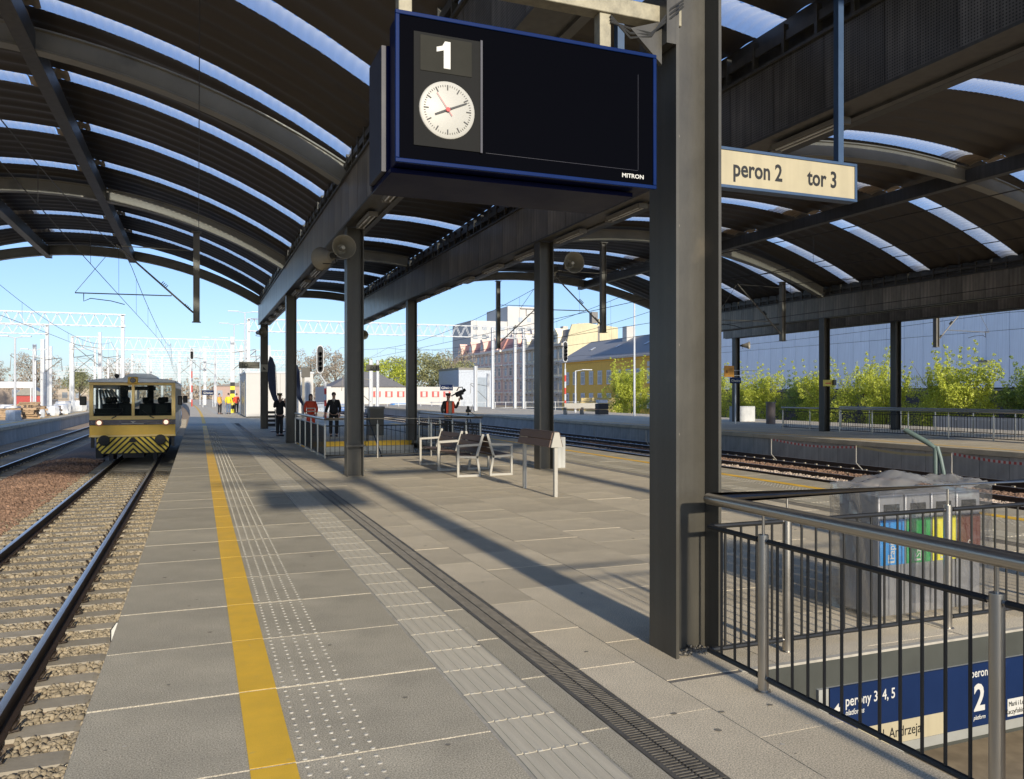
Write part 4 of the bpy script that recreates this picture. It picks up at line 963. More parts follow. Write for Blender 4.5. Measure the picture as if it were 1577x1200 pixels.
for i in range(7): cu.tube([(-1.28+.11*i*1.0, 1.0+.7*i, 1.9), (-1.28+.02*i, 1.0+.7*i, 2.65)], .045, 6)
part('curtain', cu, mat('curtain_grey', (.30, .30, .30), .8), T)
part('sun_visor', M().box(-.38, .75, .12, .2, 2.62, 2.76), drk, T)
for s in (-1, 1):
    part('mirror', M().box(s*1.50-.0 if s > 0 else -1.72, 1.72 if s > 0 else -1.50, -.1, .02, 2.08, 2.40) if s < 0 else M().box(1.50, 1.66, -.1, .02, 2.08, 2.42).box(1.68, 1.84, -.05, .05, 2.15, 2.42), drk, T, bevel=.03)
    part('wiper', M().tube([(s*.62, -.02, 1.64), (s*.3, -.02, 1.9)], .014, 5).tube([(s*.70, -.02, 1.60), (s*.55, -.02, 1.68)], .02, 5), drk, T)
    part('step', M().box(s*1.33-.05, s*1.33+.05, .1, .3, .55, .92), drk, T)
part('grab_rail', M().tube([(1.5, .3, 1.2), (1.56, .3, 1.3), (1.56, .3, 2.3), (1.5, .3, 2.4)], .015, 6).tube([(1.5, .9, 1.2), (1.56, .9, 1.3), (1.56, .9, 2.3)], .015, 6), twh, T)

# ------------------------------------------------------------------ people
def skin(name, V, E_, rad, mt, parent, sub=1, root=0):
    bm = bmesh.new(); lay = bm.verts.layers.skin.verify(); vs = []
    for i, p in enumerate(V):
        v = bm.verts.new(p); v[lay].radius = rad[i] if isinstance(rad[i], tuple) else (rad[i], rad[i]); v[lay].use_root = (i == root); vs.append(v)
    for a, b in E_: bm.edges.new((vs[a], vs[b]))
    me = bpy.data.meshes.new(name); bm.to_mesh(me); bm.free(); o = bpy.data.objects.new(name, me); COL.objects.link(o)
    mo = o.modifiers.new('Skin', 'SKIN'); mo.use_smooth_shade = True; s = o.modifiers.new('Sub', 'SUBSURF'); s.levels = sub; s.render_levels = sub
    dg = bpy.context.evaluated_depsgraph_get(); me2 = bpy.data.meshes.new_from_object(o.evaluated_get(dg)); o.modifiers.clear(); o.data = me2; me2.materials.clear(); me2.materials.append(mt)
    me2.polygons.foreach_set('use_smooth', [True]*len(me2.polygons)); o.parent = parent; return o
SK = mat('skin', (.55, .34, .25), .55, var=.05)
def person(loc, rz, lab, H, jacket, trousers, armL, armR, hair=(.05, .03, .02), hairlong=False, cap=None, legs=((.10, 0), (-.10, 0)), extra=None, group=None):
    t = thing('person', lab, 'person', loc, rz, group=group); k = H/1.78
    S3 = lambda p: (p[0]*k, p[1]*k, p[2]*k)
    l, r = legs
    V = [(0, .0, .96), (0, .0, 1.15), (0, .01, 1.38), (0, .01, 1.50), (0, 0, 1.56), (0, -.01, 1.65), (0, .0, 1.73),
         (.17, .01, 1.43), armL[0], armL[1], (-.17, .01, 1.43), armR[0], armR[1],
         (l[0], l[1], .90), (l[0]+.01, l[1]-.01, .50), (l[0]+.01, l[1]+.02, .09), (l[0]+.02, l[1]-.13, .04),
         (r[0], r[1], .90), (r[0]-.01, r[1]-.01, .50), (r[0]-.01, r[1]+.02, .09), (r[0]-.02, r[1]-.13, .04)]
    E_ = [(0, 1), (1, 2), (2, 3), (3, 4), (4, 5), (5, 6), (2, 7), (7, 8), (8, 9), (2, 10), (10, 11), (11, 12), (0, 13), (13, 14), (14, 15), (15, 16), (0, 17), (17, 18), (18, 19), (19, 20)]
    rad = [(.14, .10), (.13, .09), (.15, .10), .06, .055, (.078, .095), (.06, .075), .055, .042, .032, .055, .042, .032, .08, .055, .04, .04, .08, .055, .04, .04]
    skin('body', [S3(p) for p in V], E_, [(q[0]*k, q[1]*k) if isinstance(q, tuple) else q*k for q in rad], SK, t)
    jv = [(0, .0, .86), (0, .0, 1.05), (0, .0, 1.20), (0, .01, 1.38), (0, .01, 1.46), (.18, .01, 1.42), armL[0], tuple(np.array(armL[0])*.12+np.array(armL[1])*.88), (-.18, .01, 1.42), armR[0], tuple(np.array(armR[0])*.12+np.array(armR[1])*.88)]
    skin('jacket', [S3(p) for p in jv], [(0, 1), (1, 2), (2, 3), (3, 4), (3, 5), (5, 6), (6, 7), (3, 8), (8, 9), (9, 10)], [(q[0]*k, q[1]*k) for q in [(.20, .14), (.19, .14), (.18, .13), (.20, .14), (.10, .08), (.085, .085), (.068, .068), (.055, .055), (.085, .085), (.068, .068), (.055, .055)]], jacket, t)
    skin('trousers', [S3(p) for p in [(0, 0, .96), (l[0], l[1], .84), (l[0]+.01, l[1]-.01, .50), (l[0]+.01, l[1]+.01, .08), (r[0], r[1], .84), (r[0]-.01, r[1]-.01, .50), (r[0]-.01, r[1]+.01, .08)]], [(0, 1), (1, 2), (2, 3), (0, 4), (4, 5), (5, 6)], [(.15*k, .12*k)]+[(.10*k, .10*k), (.075*k, .08*k), (.065*k, .07*k)]*2, trousers, t)
    for q in (l, r):
        m = M(); m.box(q[0]-.045, q[0]+.045, q[1]-.20, q[1]+.08, 0, .075); part('shoe', m, drk, t, bevel=.02)
    hm = mat('hair', hair, .7)
    if cap is None:
        m = M(); m.lathe([(0, 1.795*k), (.05*k, 1.785*k), (.082*k, 1.74*k), (.09*k, 1.69*k), (.085*k, (1.50 if hairlong else 1.66)*k), (.07*k, (1.48 if hairlong else 1.65)*k)], 'z', (0, .036*k, 0), n=14); part('hair', m, hm, t)
    else:
        m = M(); m.lathe([(0, 1.80*k), (.10*k, 1.80*k), (.11*k, 1.77*k), (.09*k, 1.70*k), (.09*k, 1.69*k)], 'z', (0, .01*k, 0), n=14); m.box(-.07*k, .07*k, -.15*k, -.06*k, 1.695*k, 1.71*k); part('cap', m, cap, t)
    m = M(); m.prism([(-.012*k, 1.63*k), (.012*k, 1.63*k), (0, 1.67*k)], -.118*k, -.09*k, 'y'); part('nose', m, SK, t)
    m = M()
    for s in (-1, 1): m.box(s*.032*k-.012, s*.032*k+.012, -.106*k, -.09*k, 1.672*k, 1.684*k)
    m.box(-.022*k, .022*k, -.107*k, -.09*k, 1.605*k, 1.612*k); part('eyes_and_mouth', m, hm, t)
    for (e, wv) in (armL, armR):
        e = Vector(e)*k; wv = Vector(wv)*k; d = (wv-e).normalized(); sd_ = d.cross(Vector((0, 1, 0))); sd_ = sd_.normalized() if sd_.length > .1 else Vector((1, 0, 0))
        m = M(); m.tube([wv-d*.02, wv+d*.05, wv+d*.09], [.026, .036, .034], 8)
        for i in range(4):
            b0 = wv+d*.085+sd_*(-.027+.018*i); m.tube([b0, b0+d*(.04-.004*abs(i-1.5)), b0+d*.065+Vector((0, -.015, 0))], [.010, .009, .007], 5)
        m.tube([wv+d*.03+sd_*.03, wv+d*.06+sd_*.055, wv+d*.085+sd_*.055], [.012, .011, .008], 5); part('hand', m, SK, t)
    if extra: extra(t, k)
    return t
suit = mat('suit_black', (.010, .010, .012), .7, var=.1); shirt = MT['wprint']; hiv = mat('hi_vis_orange', (.80, .085, .03), .6, var=.08); refl = mat('reflective_band', (.62, .60, .52), .4)
def tie(t, k):
    part('shirt', M().prism([(-.055*k, 1.50*k), (.055*k, 1.50*k), (0, 1.30*k)], -.152*k, -.12*k, 'y'), shirt, t); part('tie', M().prism([(-.014*k, 1.49*k), (.014*k, 1.49*k), (.02*k, 1.36*k), (0, 1.31*k), (-.02*k, 1.36*k)], -.158*k, -.1525*k, 'y'), drk, t)
person((5.12, 32.9, 0), R(-8), 'man in a black suit and tie resting one hand on the stair railing', 1.79, suit, suit, ((.245, .05, 1.15), (.22, -.06, .90)), ((-.27, .03, 1.15), (-.34, -.05, .93)), extra=tie, legs=((.11, 0), (-.11, 0)))
def bands(t, k):
    m = M()
    for z in (1.15, 1.02): m.lathe([(.200*k, z*k), (.202*k, (z+.045)*k)], 'z', n=16)
    o = part('reflective_band', m, refl, t); o.scale = (1, .78, 1)
person((4.35, 34.0, 0), 0, 'woman in a bright orange hi-vis jacket with dark long hair behind the stair railing', 1.72, hiv, hiv, ((.26, .03, 1.15), (.22, -.08, .95)), ((-.26, .03, 1.15), (-.22, -.08, .95)), hair=(.03, .015, .01), hairlong=True, extra=bands)
capM = mat('cap_black_gold', (.02, .018, .015), .6)
def capband(t, k): part('cap_band', M().lathe([(.095*k, 1.70*k), (.097*k, 1.725*k)], 'z', (0, .01*k, 0), n=14), mat('gold', (.5, .33, .05), .4, .5), t)
person((3.1, 33.9, 0), R(20), 'man in dark uniform and peaked cap half hidden behind the third left column', 1.74, suit, suit, ((.27, .0, 1.2), (.16, -.16, 1.45)), ((-.26, -.02, 1.2), (-.05, -.18, 1.47)), cap=capM, extra=capband, legs=((.06, 0), (-.06, .05)))
vest = mat('vest_black', (.02, .018, .018), .7)
def camgear(t, k):
    m = M()
    for s in (-1, 1): m.box(s*.13-.045, s*.13+.045, -.172, -.14, .98, 1.44)
    part('orange_vest_panel', m, hiv, t, bevel=.01); part('grey_shirt', M().box(-.07, .07, -.165, -.12, .96, 1.46), mat('shirt_grey', (.24, .23, .19), .8), t, bevel=.01)
C_ = person((8.95, 29.6, 0), R(12), 'man in a black and orange vest lifting a video camera beside the second stairs', 1.74, vest, suit, ((.34, -.02, 1.20), (.42, -.12, 1.50)), ((-.27, .02, 1.14), (-.25, -.10, .98)), extra=camgear, cap=mat('cap_brown', (.07, .06, .05), .8))
t = thing('video_camera', 'black video camera raised on a short grip by the man in the orange vest', 'video camera', (9.38, 29.5, 1.72), R(0))
part('camera_body', M().box(-.16, .14, -.09, .07, -.06, .12).box(-.05, .05, -.03, .03, -.24, -.06), drk, t, (0, 0, 0), (0, R(-25), 0), bevel=.02); part('lens', M().tube([(.10, 0, .08), (.22, 0, .18)], .06, 10), drk, t); part('microphone', M().tube([(-.08, 0, .06), (-.34, 0, -.08)], .025, 8), drk, t)
part('top_handle', M().tube([(-.12, 0, .12), (-.05, 0, .25), (.1, 0, .27), (.12, 0, .18)], .02, 6), drk, t)
t = thing('camera_tripod', 'black camera tripod standing right of the man with the video camera', 'tripod', (9.85, 29.9, 0))
for a in (0, 2.1, 4.2): part('leg', M().tube([(0, 0, 1.0), (.32*math.cos(a), .32*math.sin(a), 0)], .018, 6), drk, t)
part('head', M().box(-.08, .08, -.06, .06, 1.0, 1.12).tube([(0, 0, 1.1), (0, 0, 1.25)], .05, 8).tube([(.05, 0, 1.05), (.35, 0, .85)], .012, 5).tube([(.1, 0, 1.0), (.18, 0, 1.3), (.26, 0, 1.02)], .012, 5), drk, t)
yj = mat('hi_vis_yellow', (.75, .62, .03), .6); jeans = mat('jeans', (.12, .17, .26), .8); oj = mat('vest_amber', (.70, .42, .08), .6)
AD = (((.27, .02, 1.15), (.24, -.05, .92)), ((-.27, .02, 1.15), (-.24, -.05, .92)))
person((1.72, 73.0, 0), R(60), 'distant worker in an amber vest left of the white kiosk, facing right', 1.78, oj, suit, *AD, legs=((.08, -.05), (-.08, .05)))
person((2.45, 73.2, 0), R(170), 'distant worker in a yellow jacket and blue jeans beside the white kiosk', 1.80, yj, jeans, *AD)
person((3.2, 76, 0), R(200), 'distant worker in an orange jacket partly hidden by the white kiosk', 1.78, hiv, suit, *AD)

# feather flags
fl = mat('flag_navy', (.02, .035, .09), .6, var=.25, scale=6)
def feather(x, y, lab, s=1):
    t = thing('feather_flag', lab, 'flag', (x, y, 0), group='navy feather flags on the platform')
    out = [(-.02, 3.45), (.12, 3.35), (.22, 3.0), (.26, 2.4), (.28, 1.7), (.40, 1.35), (.44, 1.1), (.36, 1.12), (.1, 1.5), (-.06, 2.0), (-.10, 2.6), (-.08, 3.2)]
    m = M()
    n = len(out); 
    m.add([(u*s, .03*math.sin(v_*3+u*5), v_*s) for u, v_ in out]+[(u*s, .03*math.sin(v_*3+u*5)+.006, v_*s) for u, v_ in out], [tuple(range(n)), tuple(range(2*n-1, n-1, -1))]+[(i, (i+1) % n, (i+1) % n+n, i+n) for i in range(n)]); part('banner', m, fl, t, smooth=False)
    part('pole', M().tube([(.33*s, .02, .06), (.33*s, .02, 1.3*s)], .014, 6).tube([(.33*s, .02, 1.2*s), (.3*s, 0.02, 2.2*s), (.24*s, .02, 3.0*s), (.08*s, .02, 3.4*s)], .010, 5), MT['galv'], t); part('base', M().box(.33*s-.32, .33*s+.32, -.2, .2, 0, .05), MT['navyglass'], t)
feather(3.05, 38.0, 'navy feather flag just right of the last left column'); feather(5.0, 45.5, 'far navy feather flag in front of the white kiosk', .98)
t = thing('litter_bin', 'black slatted litter bin behind the last left column', 'litter bin', (3.62, 44.5, 0)); m = M()
for i in range(4): m.box(-.2, .2, -.2, .2, .02+.22*i, .15+.22*i)
part('bin_body', m, drk, t); part('frame', M().box(-.22, -.2, -.22, .22, 0, .9).box(.2, .22, -.22, .22, 0, .9), MT['galv'], t)

# white kiosk
K = thing('white_kiosk', 'white flat-roofed container kiosk on the platform beyond the roof end', 'kiosk', (3.25, 61.5, 0))
part('wall', M().box(0, 4.8, 0, 9, .08, 3.25), MT['whitewall'], K); part('plinth', M().box(.02, 4.78, .02, 8.98, 0, .08), MT['fascia'], K); part('roof_edge', M().box(-.05, 4.85, -.05, 9.05, 3.25, 3.38), MT['white'], K)
sm_ = M()
for x in (1.2, 2.4, 3.6): sm_.box(x, x+.02, -.008, .0, .1, 3.2)
part('panel_joint', sm_, MT['galv'], K); part('window', M().box(3.9, 4.4, -.02, -.001, .5, 2.6), MT['pane'], K); part('glass_door', M().box(-.03, -.001, 1.5, 5.5, .1, 2.6), MT['pane'], K); part('door_frame', M().box(-.06, -.0305, 1.3, 1.5, .1, 2.8).box(-.06, -.0305, 5.5, 5.7, .1, 2.8).box(-.06, -.0305, 3.4, 3.5, .1, 2.7), MT['galv'], K)
t = thing('hazard_post', 'yellow and black striped stand beside the distant workers', 'barrier', (2.95, 78, 0))
for i in range(8): part('stripe', M().box(-.2, .2, -.1, .1, .35*i, .35*i+.349), yj if i % 2 == 0 else drk, t)
t = thing('relay_cabinet', 'small dark brown cabinet beyond the second stairs', 'cabinet', (6.95, 33.5, 0)); part('cabinet_body', M().box(-.3, .3, -.25, .25, 0, 1.1), mat('cab_grey', (.13, .12, .10), .6), t, bevel=.01); part('lid', M().box(-.33, .33, -.28, .28, 1.1, 1.2), MT['galv'], t)

# ------------------------------------------------------------------ signals
def signal(x, y, z0, hz, lab, n=5, bent=True):
    t = thing('signal_post', lab, 'railway signal', (x, y, z0), group='red and white banded signal posts')
    hgt = hz-z0-.1; nb = 7
    bands_ = M(); bands2 = M()
    for i in range(nb):
        a, b = hgt*i/nb, hgt*(i+1)/nb
        (bands_ if i % 2 else bands2).tube([(0, 0, a), (0, 0, b)], .085, 8)
    part('red_band', bands_, mat('signal_red', (.62, .06, .04), .5), t); part('white_band', bands2, MT['white'], t)
    part('neck', M().tube([(0, 0, hgt), (-.35 if bent else 0, 0, hgt+.5)], .05, 6), MT['white'], t)
    hx = -.35 if bent else 0; m = M()
    poly = [(hx+.24*math.cos(a), hgt+.9+.3*math.sin(a)-.0) for a in [PI+PI*i/6 for i in range(7)]]+[(hx+.24*math.cos(a), hgt+.9+n*.33+.3*math.sin(a)) for a in [PI*i/6 for i in range(7)]]
    m.prism(poly, -.02, .03, 'y'); part('backboard', m, MT['white'], t)
    m.v = []; m = M(); m.prism([(hx+(u-hx)*.8, hgt+.9+n*.165+(v_-hgt-.9-n*.165)*.93) for u, v_ in poly], -.05, -.021, 'y'); part('black_face', m, drk, t)
    for i in range(n): part('lamp_hood', M().lathe([(.10, -.30), (.13, -.05), (0, -.05)], 'y', (hx, 0, hgt+.95+i*.33), n=10), drk, t)
signal(8.0, 55, -.3, 2.6, 'signal on a red and white post behind the man in the suit', 4)
signal(31.0, 66, 0, 4.1, 'signal on a red and white post before the ochre house', 4, False)
signal(-.8, 120, -1, 6, 'distant signal above the rail car roof', 3, False)
t = thing('metal_cabinet_post', 'grey post with a square dark box left of the man in the suit', 'post', (6.9, 58, 0)); part('post', M().box(-.08, .08, -.08, .08, 0, 3.4), MT['galv'], t); part('box', M().box(-.12, .45, -.2, .2, 2.9, 3.6), MT['steel'], t)

# ------------------------------------------------------------------ masts, portals, lamps
def portal(x0, x1, y, z0, z1, lab, dz=.9, posts=None, zb=-1.2):
    t = thing('catenary_portal', lab, 'gantry', (x0, y, 0), group='white lattice gantries over the tracks')
    W = x1-x0; D_ = .45
    for p in (posts if posts is not None else [0, W]):
        m = M(); m.box(p-.16, p-.11, -.16, .16, zb, z1-.0); m.box(p+.11, p+.16, -.16, .16, zb, z1); m.box(p-.11, p+.11, -.02, .02, zb, z1); part('leg', m, MT['white'], t)
    m = M()
    for yy in (-D_/2, D_/2):
        for z in (z0, z1): m.bar((0, yy, z), (W, yy, z), .09, .09)
    n = max(4, int(W/1.1)); 
    for i in range(n):
        a, b = W*i/n, W*(i+1)/n; mid = (a+b)/2
        for yy in (-D_/2, D_/2): m.bar((a, yy, z0), (mid, yy, z1), .045, .045); m.bar((mid, yy, z1), (b, yy, z0), .045, .045)
        m.bar((a, -D_/2, z1), (a, D_/2, z1), .05, .05); m.bar((a, -D_/2, z0), (mid, D_/2, z0), .05, .05)
    part('lattice_beam', m, MT['white'], t); return t
portal(5.0, 38.9, 90, 8.45, 9.75, 'large white lattice gantry across the middle behind the platform columns', posts=[0, 30.6, 31.7])
portal(-30, -6.85, 90, 8.55, 9.75, 'large white lattice gantry at the far left beside its tall mast', posts=[22.9])
portal(-14.2, 6.0, 110, 7.2, 8.7, 'white lattice gantry above the rail car roof')
portal(-30, -16.0, 105, 8.6, 9.6, 'white lattice gantry far left behind the lamp posts', posts=[5, 13.9])
YL = [(130, -6, 9), (150, -9, 12), (172, -14, 14), (195, -22, 10), (225, -30, 15), (260, -35, 18), (300, -40, 16), (350, -60, 14)]
NM = ['near', 'second', 'third', 'fourth', 'fifth', 'sixth', 'seventh', 'farthest']
for (yy, a, b), nm in zip(YL, NM): portal(a+bend(yy), b+bend(yy)+6, yy, 7.3, 8.5, f'{nm} of the distant white gantries crowding the horizon behind the rail car')
def mast(x, y, h, lab, wd=.32, arm=0):
    t = thing('catenary_mast', lab, 'mast', (x, y, -1.2), group='white catenary masts along the tracks')
    m = M(); m.box(-wd/2, -wd/2+.05, -wd/2, wd/2, 0, h+1.2); m.box(wd/2-.05, wd/2, -wd/2, wd/2, 0, h+1.2); m.box(-wd/2+.05, wd/2-.05, -.02, .02, 0, h+1.2); part('shaft', m, MT['white'], t)
    if arm: part('cantilever', M().tube([(0, 0, h-.6), (arm*2.5, 0, h-.2), (arm*2.6, 0, h-1.6)], .04, 5).tube([(0, 0, h-2.6), (arm*2.6, 0, h-.3)], .04, 5), MT['galv'], t)
rs = random.Random(5)
k = 0
POSW = ['leftmost', 'second from the left', 'third from the left', 'fourth from the left', 'fifth from the left', 'sixth from the left', 'seventh from the left', 'eighth from the left']
for i, (x, y, h) in enumerate([(-16.2, 98, 7.0), (-14.6, 112, 8.0), (-13.4, 85, 6.8), (-12.6, 125, 8.5), (-11.8, 140, 9), (-18, 120, 8), (-10.2, 100, 8.6), (-15.5, 145, 9)]):
    mast(x, y, h, f'white catenary mast on the left, {POSW[i]} as the row is counted outwards', arm=rs.choice([-1, 1]))
for i, (x, y, h) in enumerate([(3.6, 96, 8.2), (5.6, 118, 8.5), (1.0, 135, 9), (-3, 150, 9), (-6.5, 170, 9), (-10, 200, 9.5), (-14.5, 180, 9), (-1.5, 190, 9.5), (3, 160, 9), (8.5, 108, 8)]):
    mast(x, y, h, f'{ORD[i]} of the white masts clustered behind the rail car and kiosk', arm=rs.choice([-1, 1, 0]), wd=.42)
for i, (x, y, h) in enumerate([(14.5, 72, 4.8), (26.5, 78, 4.6), (32.0, 88, 9.4), (37.5, 105, 4.6), (21, 100, 6)]):
    mast(x, y, h, f'white mast right of the middle, {ORD[i]} towards the tenements', arm=rs.choice([-1, 0, 1]))
def lamp(x, y, h, lab, arm=.9, z0=0, one=False):
    t = thing('lamp_post', lab, 'lamp post', (x, y, z0), group='white platform lamp posts')
    part('pole', M().tube([(0, 0, 0), (0, 0, h)], [.09, .06], 8), MT['white'], t)
    for s in ((-1, 1) if not one else (1,)): part('lamp_head', M().tube([(0, 0, h-.02), (s*arm*.6, 0, h+.10)], .035, 6).box(min(s*arm*.5, s*arm*1.3), max(s*arm*.5, s*arm*1.3), -.12, .12, h+.08, h+.16), MT['white'], t)
for i, (x, y, h) in enumerate([(-11.75, 64, 5.6), (-13.3, 80, 5.5), (-15.3, 97, 5.6)]): lamp(x, y, h, f'{ORD[i]} double-armed lamp post on the left platform beside the pallets', arm=.75)
for i, (x, y, h) in enumerate([(4.55, 88, 10.2), (4.0, 101, 10.0), (2.2, 118, 9.4), (.3, 138, 9.2)]): lamp(x, y, h, f'{ORD[i]} tall double-armed lamp post behind the roof end, counted outwards', arm=1.3)
lamp(31.8, 55, 11.0, 'tall white lamp post before the pale green trees at right', arm=1.2)
lamp(33.0, 68, 3.9, 'curved lamp post before the ochre house', arm=1.3, one=True)

# bench and bin on the opposite platform
def small(nm, lab, cat, loc, ms):
    t = thing(nm, lab, cat, loc)
    for n_, m_, mt_ in ms: part(n_, m_, mt_, t)
small('bench', 'distant grey bench on the opposite platform near the red and white signal post', 'bench', (30.2, 61, 0), [('frame', M().box(-1.6, -1.5, -.3, .3, 0, .6).box(1.5, 1.6, -.3, .3, 0, .6).box(-.05, .05, -.3, .3, 0, .6), MT['galv']), ('seat', M().box(-1.6, 1.6, -.3, .3, .42, .47), MT['wood']), ('backrest', M().box(-1.6, 1.6, .05, .12, .5, .95), MT['white_paint'])])
small('litter_bin', 'black slatted litter bin on the opposite platform before the ochre house', 'litter bin', (30.3, 57.6, 0), [('bin_body', M().box(-.45, .45, -.3, .3, .08, .45).box(-.45, .45, -.3, .3, .5, .95), drk), ('lid', M().box(-.4, .4, -.25, .25, 1.0, 1.25), MT['white'])])

# ------------------------------------------------------------------ pallets and wrapped goods on the left platform
pw = mat('pallet_wood', (.36, .25, .15), .8, var=.3, objrand=.25); wrap = mat('wrapped_goods', (.60, .62, .64), .45, var=.25, scale=3, objrand=.15)
pl = M()
for i in range(5): pl.box(-.6+.26*i, -.45+.26*i, -.4, .4, .12, .145)
for y in (-.4, -.05, .3): pl.box(-.6, .6, y, y+.1, .0, .12)
plm = pl.mesh('pallet', pw, False)
pc = 0
for ci, (x, y) in enumerate([(-11.9, 63), (-11.3, 65), (-12.2, 68), (-11.6, 70.5), (-12.7, 73), (-11.3, 75), (-13.6, 71), (-13.3, 78)]):
    nn = rs.randint(4, 8); lift_ = 0
    for j in range(nn):
        o = bpy.data.objects.new('pallet', plm); COL.objects.link(o); o.location = (x+rs.uniform(-.1, .1), y+rs.uniform(-.1, .1), .01+.15*j); o.rotation_euler = (0, 0, rs.uniform(-.2, .2))
        o.scale = (1.3, 1.3, 1)
        tag(o, f'wooden pallet in the {ORD[ci]} pallet stack on the left platform, {ORD[j]} from the bottom', 'pallet', 'pallets stacked on the left platform')
bg_ = M(); 
def bag(sx, sy, sz, seed):
    r = random.Random(seed); m = M(); 
    n = 8; V = []
    for i in range(6):
        z = sz*i/5; q = 1-.25*abs(i/5-.45)**2*4*.5
        for k in range(n):
            a = 2*PI*k/n+PI/8; rr = 1/max(abs(math.cos(a)), abs(math.sin(a)))*.5*q*r.uniform(.86, 1.06); V.append((sx*rr*math.cos(a), sy*rr*math.sin(a), z*r.uniform(.95, 1.03)))
    F = [(i*n+k, i*n+(k+1) % n, (i+1)*n+(k+1) % n, (i+1)*n+k) for i in range(5) for k in range(n)]+[tuple(range(5*n, 6*n))]
    return m.add(V, F)
for i, (x, y, s) in enumerate([(-11.2, 60.5, .7), (-12.2, 65.5, .9), (-13.0, 68, 1.0), (-10.9, 67.8, .6), (-10.8, 73, .8), (-10.9, 78, .9), (-11.6, 84, 1.1), (-11.2, 92, 1.1)]):
    o = part('wrapped_bundle', bag(1.3*s, 1.3*s, .95*s, i), wrap, None, (x, y, .002)); tag(o, f'{ORD[i]} pale plastic-wrapped bundle on the left platform, counted from the left', 'bundle', 'plastic-wrapped bundles on the left platform')
small('white_gate', 'white horizontal board between poles behind the pallets on the left', 'board', (-16.5, 88, 0), [('board', M().box(-1.8, 1.8, -.05, .05, 2.3, 2.9), MT['white']), ('post', M().box(-1.7, -1.6, -.04, .04, -1.2, 2.3).box(1.6, 1.7, -.04, .04, -1.2, 2.3), MT['white'])])

# ------------------------------------------------------------------ vegetation
def leaf_mesh(name, n, fn, size, mt, seed):
    rs_ = np.random.RandomState(seed); P = fn(rs_, n); n = len(P)
    a = rs_.normal(size=(n, 3)); a /= np.linalg.norm(a, axis=1)[:, None]; b = rs_.normal(size=(n, 3)); b -= (a*b).sum(1)[:, None]*a; b /= np.linalg.norm(b, axis=1)[:, None]
    s = size*rs_.uniform(.6, 1.4, (n, 1)); V = np.stack([P-a*s, P-b*s*.55, P+a*s, P+b*s*.55], 1)
    me = bpy.data.meshes.new(name); me.vertices.add(n*4); me.vertices.foreach_set('co', V.reshape(-1)); me.loops.add(n*4); me.loops.foreach_set('vertex_index', np.arange(n*4, dtype=np.int32)); me.polygons.add(n); me.polygons.foreach_set('loop_start', np.arange(0, n*4, 4, dtype=np.int32)); me.update(calc_edges=True); me.materials.append(mt); return me
def shrub_fn(H, W, shoots, seed):
    r = np.random.RandomState(seed); C = []
    for i in range(26): 
        z = r.uniform(.12, .78)*H; rad = W*.5*(1-(z/H)**2*.55); a = r.uniform(0, 6.28); q = rad*r.uniform(.1, .95); C.append((q*math.cos(a), q*math.sin(a), z, r.uniform(.35, .75)*W*.28))
    for i in range(shoots):
        a = r.uniform(0, 6.28); q = W*.42*r.uniform(.1, 1); top = H*r.uniform(.82, 1.12)
        for k in range(7): zz = H*.55+(top-H*.55)*k/6; C.append((q*math.cos(a)*(1+.08*k), q*math.sin(a)*(1+.08*k), zz, .20*(1-.09*k)*W*.55/2.2))
    C = np.array(C)
    def f(rs_, n):
        w_ = C[:, 3]**1.7; i = rs_.choice(len(C), n, p=w_/w_.sum()); d = rs_.normal(size=(n, 3)); d /= np.linalg.norm(d, axis=1)[:, None]; d *= rs_.uniform(.35, 1, (n, 1))**.4
        return C[i, :3]+d*C[i, 3:4]*np.array([1, 1, .95])
    return f
def trunk_mesh(H, W, seed, n=6, r0=.10):
    r = random.Random(seed); m = M(); 
    m.tube([(0, 0, 0), (r.uniform(-.1, .1), r.uniform(-.1, .1), H*.35), (r.uniform(-.2, .2), r.uniform(-.2, .2), H*.75)], [r0, r0*.7, r0*.25], 7)
    for i in range(n):
        a = r.uniform(0, 6.28); z = H*r.uniform(.12, .5); q = W*.38; m.tube([(0, 0, z), (q*.5*math.cos(a), q*.5*math.sin(a), z+H*.18), (q*math.cos(a), q*math.sin(a), z+H*r.uniform(.3, .5))], [r0*.45, r0*.3, r0*.1], 5)
    return m
shr = []
for i, (H, W, sh, mk) in enumerate([(5.4, 4.6, 9, 'leaf'), (5.8, 5.0, 12, 'leaf'), (5.0, 4.6, 8, 'leafD'), (5.6, 4.0, 14, 'leaf')]):
    shr.append((leaf_mesh('crown', 15000, shrub_fn(H, W, sh, i+1), .058, MT[mk], i), trunk_mesh(H, W, i, 8, .06).mesh('trunk', MT['bark'])))
SP = [(43, 28.5, 2, 1.05, 'darker shrub at the right edge before the hall'), (43.5, 31.5, 2, .95, 'dark green shrub with thin shoots, second from the right edge'), (42, 34.2, 3, 1.0, 'tall shrub with upright yellow shoots right of the rear column'), (43.5, 37.2, 1, .93, 'bushy shrub with a spiky crown right of the rear column'), (42.5, 40.5, 3, .86, 'low yellow-green shrub between the two opposite columns, right one'), (43.5, 43.5, 1, 1.0, 'tallest yellow-green shrub between the two opposite columns'), (42.5, 46.5, 0, .95, 'wide yellow-green shrub just right of the front opposite column'), (43.5, 50, 2, .92, 'mid green shrub behind the front opposite column'), (43, 53.5, 3, .95, 'yellow-green shrub left of the front opposite column'), (43.5, 57.5, 0, .85, 'lower shrub behind the round litter bin'), (43, 61, 1, .92, 'rounded bright shrub right of the far opposite column'), (43, 65, 0, 1.0, 'bright leafy shrub directly behind the far opposite column'), (43.5, 70, 2, .9, 'darker shrub at the left of the far opposite column'), (44, 79, 0, 1.15, 'pale green tree left of the huge column, right one'), (43, 75, 3, 1.15, 'pale green tree left of the huge column, middle one')]
